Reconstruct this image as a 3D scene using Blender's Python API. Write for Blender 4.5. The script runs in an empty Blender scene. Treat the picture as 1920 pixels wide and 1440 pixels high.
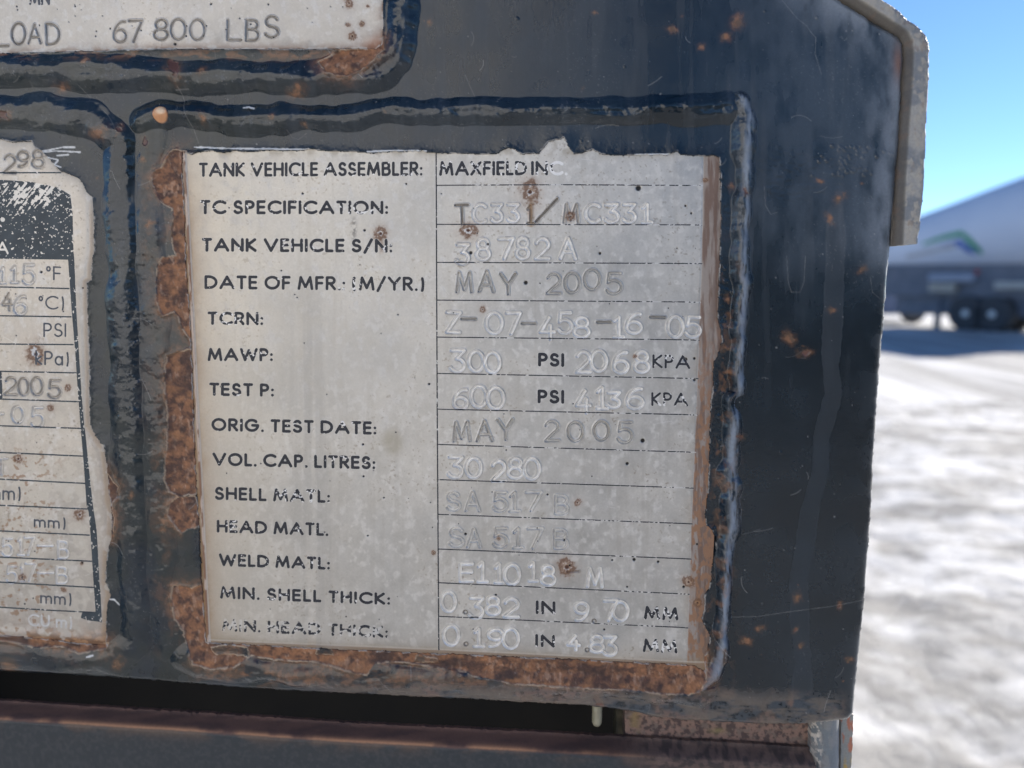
import bpy, math, random
import numpy as np
from mathutils import Matrix, Vector

# ------------------------------------------------------------------ camera, world, sun, exposure
FPX = 1442.0                                   # focal length in pixels of the 1920 px wide photograph
def _rot(rx, ry, rz):
    cx, sx, cy, sy, cz, sz = math.cos(rx), math.sin(rx), math.cos(ry), math.sin(ry), math.cos(rz), math.sin(rz)
    Rx = np.array([[1, 0, 0], [0, cx, -sx], [0, sx, cx]])
    Ry = np.array([[cy, 0, sy], [0, 1, 0], [-sy, 0, cy]])
    Rz = np.array([[cz, -sz, 0], [sz, cz, 0], [0, 0, 1]])
    return Rz @ Rx @ Ry
RC = _rot(.1311, .0928, .0062)                  # plate axes (right, down, away) -> camera axes
TC = np.array([-17.4933, -54.3408, 176.7912])   # millimetres
CC = -RC.T @ TC
scene = bpy.context.scene
COL = scene.collection
cam_d = bpy.data.cameras.new('camera')
cam = bpy.data.objects.new('camera', cam_d)
COL.objects.link(cam)
scene.camera = cam
def w3(p):                                      # plate mm (right, down, away) -> world metres
    return Vector((p[0] / 1000, p[2] / 1000, -p[1] / 1000))
_r, _u, _b = w3(RC[0] * 1000), w3(-RC[1] * 1000), w3(-RC[2] * 1000)
CAMW = w3(CC)
cam.matrix_world = Matrix(((_r.x, _u.x, _b.x, CAMW.x), (_r.y, _u.y, _b.y, CAMW.y), (_r.z, _u.z, _b.z, CAMW.z), (0, 0, 0, 1)))
cam_d.sensor_width = 36
cam_d.lens = 36 * FPX / 1920
cam_d.clip_start = .005
cam_d.clip_end = 3000
cam_d.dof.use_dof = True
cam_d.dof.focus_distance = .181
cam_d.dof.aperture_fstop = 12

SUN_EL, SUN_AZ = math.radians(27), math.radians(50)     # azimuth from +Y, positive = from the right
world = bpy.data.worlds.new('World')
scene.world = world
world.use_nodes = True
wn = world.node_tree
sky = wn.nodes.new('ShaderNodeTexSky')
sky.sky_type = 'NISHITA'
sky.sun_disc = False
sky.sun_elevation = SUN_EL
sky.sun_rotation = SUN_AZ
sky.altitude = 2200
sky.air_density = 1.0
sky.dust_density = 0.1
sky.ozone_density = 6.0
bg = wn.nodes['Background']
bg.inputs['Strength'].default_value = .07
wn.links.new(sky.outputs['Color'], bg.inputs['Color'])
sun_d = bpy.data.lights.new('sun', 'SUN')
sun_d.energy = 4.3
sun_d.angle = math.radians(.5)
sun_d.color = (1, .93, .83)
sun = bpy.data.objects.new('sun', sun_d)
COL.objects.link(sun)
sdir = Vector((math.sin(SUN_AZ) * math.cos(SUN_EL), math.cos(SUN_AZ) * math.cos(SUN_EL), math.sin(SUN_EL)))
sun.rotation_euler = sdir.to_track_quat('Z', 'Y').to_euler()
scene.view_settings.view_transform = 'Standard'
scene.view_settings.look = 'None'
scene.view_settings.exposure = 1.42
scene.view_settings.gamma = 1

# ------------------------------------------------------------------ numeric helpers
GROUND = -1.32
def px_of(X, Y, D=0.0):
    a = [RC[i, 0] * (X - CC[0]) + RC[i, 1] * (Y - CC[1]) + RC[i, 2] * (D - CC[2]) for i in range(3)]
    return 960 + FPX * a[0] / a[2], 720 + FPX * a[1] / a[2]
def mm_of(u, v, D=0.0):
    d = RC.T @ np.array([(u - 960) / FPX, (v - 720) / FPX, 1.0])
    t = (D - CC[2]) / d[2]
    return CC + d * t
def ray(u, v):
    d = RC.T @ np.array([(u - 960) / FPX, (v - 720) / FPX, 1.0])
    return w3(d * 1000)
def at_z(u, v, z):
    d = ray(u, v)
    return CAMW + d * ((z - CAMW.z) / d.z)

_tabs = {}
def vnoise(x, y, seed):
    if seed not in _tabs:
        _tabs[seed] = np.random.RandomState(seed).rand(256, 256).astype(np.float32)
    T = _tabs[seed]
    xf, yf = np.floor(x), np.floor(y)
    fx, fy = (x - xf).astype(np.float32), (y - yf).astype(np.float32)
    xi, yi = xf.astype(np.int32) & 255, yf.astype(np.int32) & 255
    x1, y1 = (xi + 1) & 255, (yi + 1) & 255
    fx = fx * fx * fx * (fx * (fx * 6 - 15) + 10)
    fy = fy * fy * fy * (fy * (fy * 6 - 15) + 10)
    a = T[yi, xi] * (1 - fx) + T[yi, x1] * fx
    b = T[y1, xi] * (1 - fx) + T[y1, x1] * fx
    return a * (1 - fy) + b * fy
def fbm(x, y, seed, o=4, gain=.5):
    s, n, a = 0, 0, 1.0
    for k in range(o):
        c, d = math.cos(.6 * k + .3), math.sin(.6 * k + .3)
        s = s + a * vnoise((x * c - y * d) * 2 ** k + 17.3 * k, (x * d + y * c) * 2 ** k + 5.7 * k, seed + k)
        n += a
        a *= gain
    return s / n
def sm(a, b, x):
    t = np.clip((x - a) / (b - a), 0, 1)
    return t * t * (3 - 2 * t)
def mix(c0, c1, t):
    return c0 * (1 - t[..., None]) + np.asarray(c1, np.float32) * t[..., None]

class Grid:
    def __init__(s, xs, ys, D=0.0):
        s.xs, s.ys, s.D = np.asarray(xs), np.asarray(ys), D
        s.X, s.Y = np.meshgrid(s.xs, s.ys)
        U, V = px_of(s.X, s.Y, D)
        s.U, s.V = U.astype(np.float32), V.astype(np.float32)
        s.shape = s.X.shape
    def sl(s, u0, v0, u1, v1):
        c = np.array([mm_of(u, v, s.D) for u in (u0, u1) for v in (v0, v1)])
        i0, i1 = np.searchsorted(s.xs, [c[:, 0].min(), c[:, 0].max()])
        j0, j1 = np.searchsorted(s.ys, [c[:, 1].min(), c[:, 1].max()])
        return slice(max(j0 - 1, 0), j1 + 1), slice(max(i0 - 1, 0), i1 + 1)
    def polyline(s, pts, M=40.0, closed=False):
        """distance (px, capped at M), arclength and signed side of the nearest segment"""
        d = np.full(s.shape, M, np.float32)
        t = np.zeros(s.shape, np.float32)
        sd = np.zeros(s.shape, np.float32)
        P = list(pts) + ([pts[0]] if closed else [])
        L = 0.0
        for (x0, y0), (x1, y1) in zip(P[:-1], P[1:]):
            q = s.sl(min(x0, x1) - M, min(y0, y1) - M, max(x0, x1) + M, max(y0, y1) + M)
            U, V = s.U[q], s.V[q]
            ex, ey = x1 - x0, y1 - y0
            l2 = ex * ex + ey * ey + 1e-9
            k = np.clip(((U - x0) * ex + (V - y0) * ey) / l2, 0, 1)
            dx, dy = U - x0 - k * ex, V - y0 - k * ey
            dd = np.sqrt(dx * dx + dy * dy)
            m = dd < d[q]
            d[q] = np.where(m, dd, d[q])
            t[q] = np.where(m, L + k * math.sqrt(l2), t[q])
            sd[q] = np.where(m, np.sign(ex * dy - ey * dx) * dd, sd[q])
            L += math.sqrt(l2)
        return d, t, sd
    def poly(s, pts, M=40.0, jit=0.0, jsc=10.0, seed=3):
        """signed distance in px, negative inside"""
        d, _, _ = s.polyline(pts, M, True)
        q = s.sl(min(p[0] for p in pts) - 2, min(p[1] for p in pts) - 2, max(p[0] for p in pts) + 2, max(p[1] for p in pts) + 2)
        U, V = s.U[q], s.V[q]
        ins = np.zeros(U.shape, bool)
        for (x0, y0), (x1, y1) in zip(pts, list(pts[1:]) + [pts[0]]):
            if y0 == y1:
                continue
            c = (V > min(y0, y1)) & (V <= max(y0, y1))
            ins ^= c & (U < x0 + (V - y0) * (x1 - x0) / (y1 - y0))
        r = d
        r[q] = np.where(ins, -d[q], d[q])
        if jit:
            r = r + jit * (fbm(s.U / jsc, s.V / jsc, seed, 3) - .5) * 2
        return r
def axis(a, b, step, lo, hi, grow=1.25):
    inner = list(np.arange(a, b + step, step))
    st, x, left = step, a, []
    while x > lo:
        st = min(st * grow, 12.0)
        x -= st
        left.append(x)
    st, x, right = step, inner[-1], []
    while x < hi:
        st = min(st * grow, 12.0)
        x += st
        right.append(x)
    return np.array(left[::-1] + inner + right)

def build_mesh(name, verts, faces_idx, counts, mat, parent=None, attrs=None, normals=None, smooth=True, world_pts=False):
    """verts (N,3) in plate mm (right, down, away) unless world_pts; faces as flat loops + counts"""
    me = bpy.data.meshes.new(name)
    n = len(verts)
    me.vertices.add(n)
    if not world_pts:
        verts = np.stack([verts[:, 0], verts[:, 2], -verts[:, 1]], 1) / 1000
    me.vertices.foreach_set('co', np.ascontiguousarray(verts, np.float32).ravel())
    me.loops.add(len(faces_idx))
    me.loops.foreach_set('vertex_index', np.ascontiguousarray(faces_idx, np.int32))
    me.polygons.add(len(counts))
    me.polygons.foreach_set('loop_start', np.concatenate([[0], np.cumsum(counts)[:-1]]).astype(np.int32))
    me.update(calc_edges=True)
    me.polygons.foreach_set('use_smooth', np.full(len(counts), smooth))
    for k, v in (attrs or {}).items():
        if v.ndim == 2:
            a = me.attributes.new(k, 'FLOAT_COLOR', 'POINT')
            a.data.foreach_set('color', np.concatenate([v, np.ones((n, 1))], 1).astype(np.float32).ravel())
        else:
            a = me.attributes.new(k, 'FLOAT', 'POINT')
            a.data.foreach_set('value', v.astype(np.float32))
    if normals is not None:
        nn = np.stack([normals[:, 0], normals[:, 2], -normals[:, 1]], 1)
        me.normals_split_custom_set_from_vertices(nn.astype(np.float32))
    me.validate()
    ob = bpy.data.objects.new(name, me)
    COL.objects.link(ob)
    if mat:
        me.materials.append(mat)
    if parent:
        ob.parent = parent
    return ob

def cells_mesh(name, G, h, keep, mat, parent=None, attrs=None, DX=None, DY=None, walls=None, nrm=None):
    """heightfield h (mm toward the viewer) over the kept cells of a grid; walls = depth of side walls on open borders"""
    ny, nx = G.shape
    ids = np.arange(ny * nx).reshape(ny, nx)
    q = np.stack([ids[:-1, :-1], ids[1:, :-1], ids[1:, 1:], ids[:-1, 1:]], -1)[keep]      # faces the viewer
    used, inv = np.unique(q, return_inverse=True)
    q = inv.reshape(-1, 4)
    X = (G.X if DX is None else DX).ravel()[used]
    Y = (G.Y if DY is None else DY).ravel()[used]
    V = np.stack([X, Y, G.D - h.ravel()[used]], 1)
    A = {k: (v.reshape(-1, 3)[used] if v.ndim == 3 else v.ravel()[used]) for k, v in (attrs or {}).items()}
    F = q
    if walls:
        e = np.concatenate([q[:, [i, (i + 1) % 4]] for i in range(4)])
        key = np.sort(e, 1)
        kk = key[:, 0].astype(np.int64) * len(used) + key[:, 1]
        _, first, cnt = np.unique(kk, return_index=True, return_counts=True)
        be = e[first[cnt == 1]]
        bv, bi = np.unique(be, return_inverse=True)
        bi = bi.reshape(-1, 2)
        base = len(V)
        W = V[bv].copy()
        W0 = V[bv].copy()
        W[:, 2] = G.D + walls
        V = np.concatenate([V, W0, W])
        for k in A:
            A[k] = np.concatenate([A[k], A[k][bv], A[k][bv]])
        o, p = base, base + len(bv)
        F = np.concatenate([q, np.stack([o + bi[:, 1], o + bi[:, 0], p + bi[:, 0], p + bi[:, 1]], 1)])
    N = None
    if nrm is not None:
        N = nrm.reshape(-1, 3)[used]
        if walls:
            N = None
    return build_mesh(name, V, F.ravel(), np.full(len(F), 4), mat, parent, A, N)

def snap_outline(G, sdf):
    """cells wholly inside sdf<0, border vertices moved out onto the outline"""
    ins = sdf < 0
    keep = ins[:-1, :-1] & ins[1:, :-1] & ins[1:, 1:] & ins[:-1, 1:]
    k = np.zeros((G.shape[0] + 1, G.shape[1] + 1), bool)
    k[1:-1, 1:-1] = keep
    anyk = k[:-1, :-1] | k[1:, :-1] | k[1:, 1:] | k[:-1, 1:]
    allk = k[:-1, :-1] & k[1:, :-1] & k[1:, 1:] & k[:-1, 1:]
    brd = anyk & ~allk
    gy, gx = np.gradient(sdf, G.ys, G.xs)
    l2 = np.maximum(gx * gx + gy * gy, 4.0)
    DX = np.where(brd, G.X - sdf * gx / l2, G.X)
    DY = np.where(brd, G.Y - sdf * gy / l2, G.Y)
    st = np.maximum(np.gradient(G.xs)[None, :], np.gradient(G.ys)[:, None]) * 2
    ok = (np.abs(DX - G.X) < st) & (np.abs(DY - G.Y) < st)
    return keep, np.where(ok, DX, G.X), np.where(ok, DY, G.Y)

def hf_normals(G, h):
    gy, gx = np.gradient(h, G.ys, G.xs)
    n = np.stack([-gx, -gy, -np.ones_like(gx)], -1)      # viewer side is -away
    return n / np.linalg.norm(n, axis=-1, keepdims=True)

def march(name, G, q, F, h, mat, parent, lift=.03, attrs=None):
    """mesh of the region F>0 on a sub-window q of a grid (marching squares), laid on heights h"""
    f = F
    ny, nx = f.shape
    X, Y = G.X[q], G.Y[q]
    hh = h
    s = f > 0
    code = s[:-1, :-1] * 1 + s[:-1, 1:] * 2 + s[1:, 1:] * 4 + s[1:, :-1] * 8
    ids = np.arange(ny * nx).reshape(ny, nx)
    corner = [ids[:-1, :-1], ids[:-1, 1:], ids[1:, 1:], ids[1:, :-1]]
    nid = ny * nx
    eh = nid + ids                     # edge from (j,i) to (j,i+1)
    ev = 2 * nid + ids                 # edge from (j,i) to (j+1,i)
    edge = [eh[:-1, :-1], ev[:-1, 1:], eh[1:, :-1], ev[:-1, :-1]]
    polys, counts = [], []
    for c in range(1, 16):
        m = code == c
        if not m.any():
            continue
        seq = []
        for i in range(4):
            a, b = (c >> i) & 1, (c >> ((i + 1) % 4)) & 1
            if a:
                seq.append(corner[i][m])
            if a != b:
                seq.append(edge[i][m])
        seq = seq[::-1]
        P = np.stack(seq, 1)
        polys.append(P.ravel())
        counts.append(np.full(len(P), P.shape[1]))
    if not polys:
        return None
    loops, counts = np.concatenate(polys), np.concatenate(counts)
    used, inv = np.unique(loops, return_inverse=True)
    fx, hx, Xx, Yx = f.ravel(), hh.ravel(), X.ravel(), Y.ravel()
    kind, base = used // nid, used % nid
    other = np.where(kind == 1, base + 1, np.where(kind == 2, base + nx, base))
    f0, f1 = fx[base], fx[np.minimum(other, nid - 1)]
    t = np.where(kind == 0, 0, f0 / np.where(np.abs(f0 - f1) < 1e-9, 1e-9, f0 - f1))
    t = np.clip(t, 0, 1)
    other = np.minimum(other, nid - 1)
    L = lambda a: a[base] * (1 - t) + a[other] * t
    V = np.stack([L(Xx), L(Yx), G.D - L(hx) - lift], 1)
    A = {k: (np.stack([L(v[..., i].ravel()) for i in range(3)], 1) if v.ndim == 3 else L(v.ravel())) for k, v in (attrs or {}).items()}
    return build_mesh(name, V, inv.ravel(), counts, mat, parent, A)

def tag(o, label, cat=None, group=None, kind=None):
    if label:
        o['label'] = label
    if cat:
        o['category'] = cat
    if group:
        o['group'] = group
    if kind:
        o['kind'] = kind
    return o
def empty(name, loc=(0, 0, 0)):
    o = bpy.data.objects.new(name, None)
    o.empty_display_size = .02
    COL.objects.link(o)
    o.location = loc
    return o

# ------------------------------------------------------------------ materials
def attr_material(name, spec=.5, bump=.00002, scale=2500.0, coat=0.0, fine=.12):
    m = bpy.data.materials.new(name)
    m.use_nodes = True
    nt = m.node_tree
    b = nt.nodes['Principled BSDF']
    col = nt.nodes.new('ShaderNodeAttribute'); col.attribute_name = 'alb'
    ra = nt.nodes.new('ShaderNodeAttribute'); ra.attribute_name = 'rgh'
    me = nt.nodes.new('ShaderNodeAttribute'); me.attribute_name = 'met'
    tc = nt.nodes.new('ShaderNodeTexCoord')
    nz = nt.nodes.new('ShaderNodeTexNoise'); nz.inputs['Scale'].default_value = scale; nz.inputs['Detail'].default_value = 4
    nt.links.new(tc.outputs['Object'], nz.inputs['Vector'])
    mr = nt.nodes.new('ShaderNodeMapRange')
    mr.inputs['From Min'].default_value = .25; mr.inputs['From Max'].default_value = .75
    mr.inputs['To Min'].default_value = 1 - fine; mr.inputs['To Max'].default_value = 1 + fine
    nt.links.new(nz.outputs['Fac'], mr.inputs['Value'])
    mx = nt.nodes.new('ShaderNodeVectorMath'); mx.operation = 'SCALE'
    nt.links.new(col.outputs['Color'], mx.inputs[0]); nt.links.new(mr.outputs['Result'], mx.inputs['Scale'])
    nt.links.new(mx.outputs['Vector'], b.inputs['Base Color'])
    nt.links.new(ra.outputs['Fac'], b.inputs['Roughness'])
    nt.links.new(me.outputs['Fac'], b.inputs['Metallic'])
    b.inputs['Specular IOR Level'].default_value = spec
    bp = nt.nodes.new('ShaderNodeBump'); bp.inputs['Strength'].default_value = 1; bp.inputs['Distance'].default_value = bump
    nt.links.new(nz.outputs['Fac'], bp.inputs['Height'])
    nt.links.new(bp.outputs['Normal'], b.inputs['Normal'])
    return m
def noise_material(name, c0, c1, scale, rough=.6, metal=0.0, bump=0.0, detail=5, lo=.35, hi=.65, stretch=(1, 1, 1), spec=.5):
    m = bpy.data.materials.new(name)
    m.use_nodes = True
    nt = m.node_tree
    b = nt.nodes['Principled BSDF']
    tc = nt.nodes.new('ShaderNodeTexCoord')
    mp = nt.nodes.new('ShaderNodeMapping'); mp.inputs['Scale'].default_value = stretch
    nz = nt.nodes.new('ShaderNodeTexNoise'); nz.inputs['Scale'].default_value = scale; nz.inputs['Detail'].default_value = detail
    cr = nt.nodes.new('ShaderNodeValToRGB')
    cr.color_ramp.elements[0].position = lo; cr.color_ramp.elements[0].color = (*c0, 1)
    cr.color_ramp.elements[1].position = hi; cr.color_ramp.elements[1].color = (*c1, 1)
    nt.links.new(tc.outputs['Object'], mp.inputs['Vector']); nt.links.new(mp.outputs['Vector'], nz.inputs['Vector'])
    nt.links.new(nz.outputs['Fac'], cr.inputs['Fac']); nt.links.new(cr.outputs['Color'], b.inputs['Base Color'])
    b.inputs['Roughness'].default_value = rough; b.inputs['Metallic'].default_value = metal
    b.inputs['Specular IOR Level'].default_value = spec
    if bump:
        bp = nt.nodes.new('ShaderNodeBump'); bp.inputs['Distance'].default_value = bump
        nt.links.new(nz.outputs['Fac'], bp.inputs['Height']); nt.links.new(bp.outputs['Normal'], b.inputs['Normal'])
    return m
M_PAINT = attr_material('weathered_paint', .6, .000012, 1800, fine=.10)
M_PLATE = attr_material('etched_metal', .5, .000006, 2600, fine=.05)
M_INK = noise_material('dark_ink', (.016, .018, .026), (.03, .032, .042), 900, .5)
M_INKG = noise_material('grey_ink', (.05, .06, .08), (.10, .11, .13), 700, .5)
M_INKW = noise_material('white_ink', (.55, .54, .52), (.7, .69, .66), 700, .5)

# ------------------------------------------------------------------ stroke lettering
def arc(cx, cy, rx, ry, a0, a1, n=14):
    return [(cx + rx * math.cos(math.radians(a0 + (a1 - a0) * i / n)), cy + ry * math.sin(math.radians(a0 + (a1 - a0) * i / n))) for i in range(n + 1)]
O_ = arc(.5, .5, .5, .5, 0, 360, 26)
GL = {
 'A': (.92, [[(0, 0), (.5, 1), (1, 0)], [(.2, .32), (.8, .32)]]),
 'B': (.58, [[(0, 0), (0, 1), (.5, 1)] + arc(.5, .77, .4, .23, 90, -90) + [(0, .54)], [(.5, .54)] + arc(.55, .27, .45, .27, 90, -90) + [(0, 0)]]),
 'C': (.80, [arc(.62, .5, .62, .5, 48, 312, 20)]),
 'D': (.76, [[(0, 0), (0, 1), (.3, 1)] + arc(.3, .5, .7, .5, 90, -90, 18) + [(0, 0)]]),
 'E': (.46, [[(1, 1), (0, 1), (0, 0), (1, 0)], [(0, .52), (.92, .52)]]),
 'F': (.44, [[(1, 1), (0, 1), (0, 0)], [(0, .5), (.9, .5)]]),
 'G': (.92, [arc(.5, .5, .5, .5, 45, 360, 22) + [(.55, .5)]]),
 'H': (.66, [[(0, 0), (0, 1)], [(1, 0), (1, 1)], [(0, .52), (1, .52)]]),
 'I': (.0, [[(.5, 0), (.5, 1)]]),
 'K': (.60, [[(0, 0), (0, 1)], [(.95, 1), (.05, .5), (1, 0)]]),
 'L': (.40, [[(0, 1), (0, 0), (1, 0)]]),
 'M': (.95, [[(0, 0), (.14, 1), (.5, .12), (.86, 1), (1, 0)]]),
 'N': (.72, [[(0, 0), (0, 1), (1, 0), (1, 1)]]),
 'O': (.94, [O_]),
 'P': (.50, [[(0, 0), (0, 1), (.5, 1)] + arc(.5, .73, .5, .27, 90, -90) + [(0, .46)]]),
 'R': (.56, [[(0, 0), (0, 1), (.5, 1)] + arc(.5, .74, .45, .26, 90, -90) + [(0, .48)], [(.4, .48), (1, 0)]]),
 'S': (.52, [arc(.5, .75, .42, .25, 25, 270, 14) + arc(.5, .25, .5, .25, 90, -155, 14)]),
 'T': (.54, [[(0, 1), (1, 1)], [(.5, 1), (.5, 0)]]),
 'U': (.62, [[(0, 1), (0, .35)] + arc(.5, .35, .5, .35, 180, 360) + [(1, 1)]]),
 'V': (.86, [[(0, 1), (.5, 0), (1, 1)]]),
 'W': (1.2, [[(0, 1), (.25, 0), (.5, .9), (.75, 0), (1, 1)]]),
 'X': (.70, [[(0, 0), (1, 1)], [(0, 1), (1, 0)]]),
 'Y': (.76, [[(0, 1), (.5, .46), (1, 1)], [(.5, .46), (.5, 0)]]),
 'Z': (.66, [[(0, 1), (1, 1), (0, 0), (1, 0)]]),
 '/': (.5, [[(0, -.12), (1, 1.05)]]),
 '(': (.16, [arc(1.0, .45, 1.0, .68, 130, 230)]),
 ')': (.16, [arc(0, .45, 1.0, .68, 50, -50)]),
 '.': (.0, [[(.5, 0), (.5, .001)]]),
 ':': (.0, [[(.5, .02), (.5, .021)], [(.5, .52), (.5, .521)]]),
 '-': (.6, [[(0, .5), (1, .5)]]),
 '~': (.22, [arc(.5, .82, .5, .16, 0, 360)]),
 'm': (.78, [[(0, 0), (0, .66)], arc(.25, .42, .25, .22, 180, 0) + [(.5, 0)], arc(.75, .42, .25, .22, 180, 0) + [(1, 0)]]),
 'k': (.4, [[(0, 0), (0, 1.02)], [(.9, .62), (.05, .32), (1, 0)]]),
 'a': (.5, [arc(.5, .32, .5, .32, 0, 360, 18), [(1, .64), (1, 0)]]),
 '0': (.72, [O_]),
 '1': (.50, [[(.08, .8), (.5, 1), (.5, 0)], [(.02, 0), (.98, 0)]]),
 '2': (.72, [arc(.5, .71, .46, .29, 165, -35) + [(0, 0), (1, 0)]]),
 '3': (.72, [[(.08, 1), (.95, 1), (.45, .6)] + arc(.47, .3, .5, .3, 90, -155)]),
 '4': (.72, [[(.62, 1), (0, .3), (1, .3)], [(.72, .6), (.72, -.05)]]),
 '5': (.72, [[(.92, 1), (.2, 1), (.12, .56)] + arc(.48, .33, .5, .33, 128, -155)]),
 '6': (.72, [arc(.5, .3, .5, .3, 0, 360, 20), arc(.8, .3, .8, .7, 180, 82)]),
 '7': (.72, [[(0, 1), (1, 1), (.32, 0)]]),
 '8': (.72, [arc(.5, .76, .4, .24, 0, 360, 18), arc(.5, .27, .5, .27, 0, 360, 20)]),
 '9': (.72, [arc(.5, .7, .5, .3, 0, 360, 20), arc(.2, .7, .8, .7, 0, -98)]),
}
def line_strokes(text, x0, x1, t0, b0, t1, b1, r):
    """px strokes of a printed line fitted between x0 and x1; r = stroke radius in px"""
    H = (b0 - t0 + b1 - t1) / 2
    rr = r / H
    adv, pos = 0.0, []
    for ch in text:
        if ch == ' ':
            adv += .38
            continue
        w = GL[ch][0]
        pos.append((ch, adv, w))
        adv += w + 2 * rr + .13
    tot = adv - .13
    out = []
    for ch, a, w in pos:
        for st in GL[ch][1]:
            P = []
            for gx, gy in st:
                k = (a + rr + gx * w) / tot if w else (a + rr) / tot
                x = x0 + k * (x1 - x0)
                top, base = t0 + k * (t1 - t0), b0 + k * (b1 - b0)
                y = base - r + (top - base + 2 * r) * gy
                P.append((x, y))
            out.append(P)
    return out
def char_strokes(ch, xl, xr, yt, yb, r, rot=0.0):
    out = []
    for st in GL[ch][1]:
        P = []
        for gx, gy in st:
            x = xl + r + gx * max(xr - xl - 2 * r, .01)
            y = yb - r - gy * (yb - yt - 2 * r)
            if rot:
                cx, cy = (xl + xr) / 2, (yt + yb) / 2
                c, s = math.cos(rot), math.sin(rot)
                x, y = cx + (x - cx) * c - (y - cy) * s, cy + (x - cx) * s + (y - cy) * c
            P.append((x, y))
        out.append(P)
    return out
def stroke_dist(G, q, strokes, M=12.0):
    U, V = G.U[q], G.V[q]
    d = np.full(U.shape, M, np.float32)
    for P in strokes:
        for (x0, y0), (x1, y1) in zip(P[:-1], P[1:]):
            m = (U > min(x0, x1) - M) & (U < max(x0, x1) + M) & (V > min(y0, y1) - M) & (V < max(y0, y1) + M)
            if not m.any():
                continue
            u, v = U[m], V[m]
            ex, ey = x1 - x0, y1 - y0
            k = np.clip(((u - x0) * ex + (v - y0) * ey) / (ex * ex + ey * ey + 1e-9), 0, 1)
            d[m] = np.minimum(d[m], np.hypot(u - x0 - k * ex, v - y0 - k * ey))
    return d
def bbox(strokes, pad):
    xs = [p[0] for s in strokes for p in s]
    ys = [p[1] for s in strokes for p in s]
    return min(xs) - pad, min(ys) - pad, max(xs) + pad, max(ys) + pad

# ------------------------------------------------------------------ traced outlines (photo px, all mapped onto the steel's own plane)
V_MAIN = [(345,286),(358,291),(372,286),(400,284),(420,287),(440,283),(470,286),(500,283),(530,284),(560,283),(585,281),(620,284),(660,286),(700,288),(740,285),(790,284),(818,287),(860,289),(900,290),(930,289),(945,281),(952,278),(965,281),(980,289),(1010,290),(1018,278),(1030,266),(1050,263),(1057,258),(1062,268),(1070,283),(1075,290),(1090,289),(1100,284),(1110,281),(1125,289),(1145,292),(1160,293),(1200,292),(1250,291),(1260,286),(1268,284),(1275,291),(1300,293),(1340,293),(1348,296),
 (1350,330),(1351,400),(1350,450),(1348,480),(1347,520),(1347,560),(1345,600),(1351,618),(1353,640),(1347,660),(1338,680),(1336,700),(1337,720),(1333,745),(1331,770),(1330,830),(1327,900),(1326,940),(1321,963),(1323,985),(1334,992),(1341,1005),(1342,1025),(1336,1050),(1334,1062),(1333,1085),(1327,1105),(1320,1115),(1321,1140),(1316,1158),(1316,1165),(1322,1172),(1330,1190),(1329,1205),(1325,1220),(1320,1232),(1321,1258),
 (1300,1246),(1150,1239),(1000,1232),(823,1224),(640,1217),(480,1208),(388,1203),(384,1150),(380,1090),(376,1020),(373,960),(367,850),(362,700),(360,640),(355,560),(352,520),(347,400),(343,320)]
V_LEFT = [(-500,250),(-200,257),(0,262),(30,268),(62,265),(66,275),(80,284),(84,290),(95,300),(105,312),(118,322),(135,328),(152,336),(160,350),(166,362),(176,372),(178,400),(179,470),(174,500),(174,525),(165,530),(168,630),(170,700),(170,795),(178,810),(190,830),(197,835),(203,880),(206,930),(212,962),(210,1008),(203,1035),(200,1090),(207,1105),(209,1118),(204,1130),(202,1150),(201,1208),(150,1204),(100,1198),(0,1190),(-500,1160)]
V_TOP = [(-500,-420),(716,-420),(719,60),(716,84),(706,92),(620,92),(430,93),(300,92),(180,96),(0,101),(-500,113)]
OUT_PLATE = [(-1300,-420),(900,-424),(1573,0),(1640,42),(1685,68),(1693,82),(1694,110),(1690,200),(1686,270),(1680,340),(1673,420),(1670,460),(1668,490),(1655,640),(1650,700),(1640,850),(1635,960),(1625,1100),(1615,1200),(1605,1290),(1601,1338),(1592,1350),(1560,1355),(1500,1360),(1430,1360),(1350,1356),(1280,1352),(1230,1347),(1190,1337),(1150,1331),(1100,1325),(1000,1320),(860,1312),(640,1302),(470,1293),(250,1275),(0,1258),(-1300,1180)]
RUST_LOBES = [
 [(349,284),(325,282),(313,298),(303,316),(290,325),(287,335),(291,355),(298,371),(308,383),(322,388),(326,400),(326,415),(323,440),(326,465),(330,479),(356,484),(352,400)],
 [(334,479),(306,482),(298,497),(296,530),(298,560),(302,580),(308,590),(318,587),(328,583),(334,590),(338,605),(347,620),(362,640),(360,560),(357,480)],
 [(360,655),(332,661),(316,668),(311,688),(312,740),(316,790),(316,830),(311,870),(311,900),(318,922),(338,929),(368,925),(371,850),(366,700)],
 [(366,930),(330,935),(318,945),(316,965),(330,985),(340,1000),(352,992),(376,985),(377,960)],
 [(382,1095),(360,1103),(340,1100),(326,1098),(322,1120),(330,1160),(340,1175),(348,1190),(360,1206),(392,1206),(388,1130)],
 [(345,1190),(392,1198),(640,1210),(823,1217),(1000,1225),(1300,1238),(1326,1225),(1322,1262),(1312,1285),(1290,1297),(1200,1291),(1100,1284),(960,1278),(880,1262),(800,1250),(740,1244),(704,1252),(690,1262),(640,1250),(600,1240),(520,1236),(470,1228),(440,1247),(400,1250),(365,1240)],
 [(600,118),(640,96),(700,92),(718,70),(722,95),(690,128),(655,145),(618,140)],
 [(-20,1183),(60,1188),(130,1196),(205,1203),(200,1214),(150,1222),(120,1210),(70,1212),(30,1202),(-20,1196)],
 [(196,880),(206,890),(214,905),(222,912),(220,930),(212,940),(216,975),(212,1010),(204,1006),(206,960),(200,930)],
]
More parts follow.
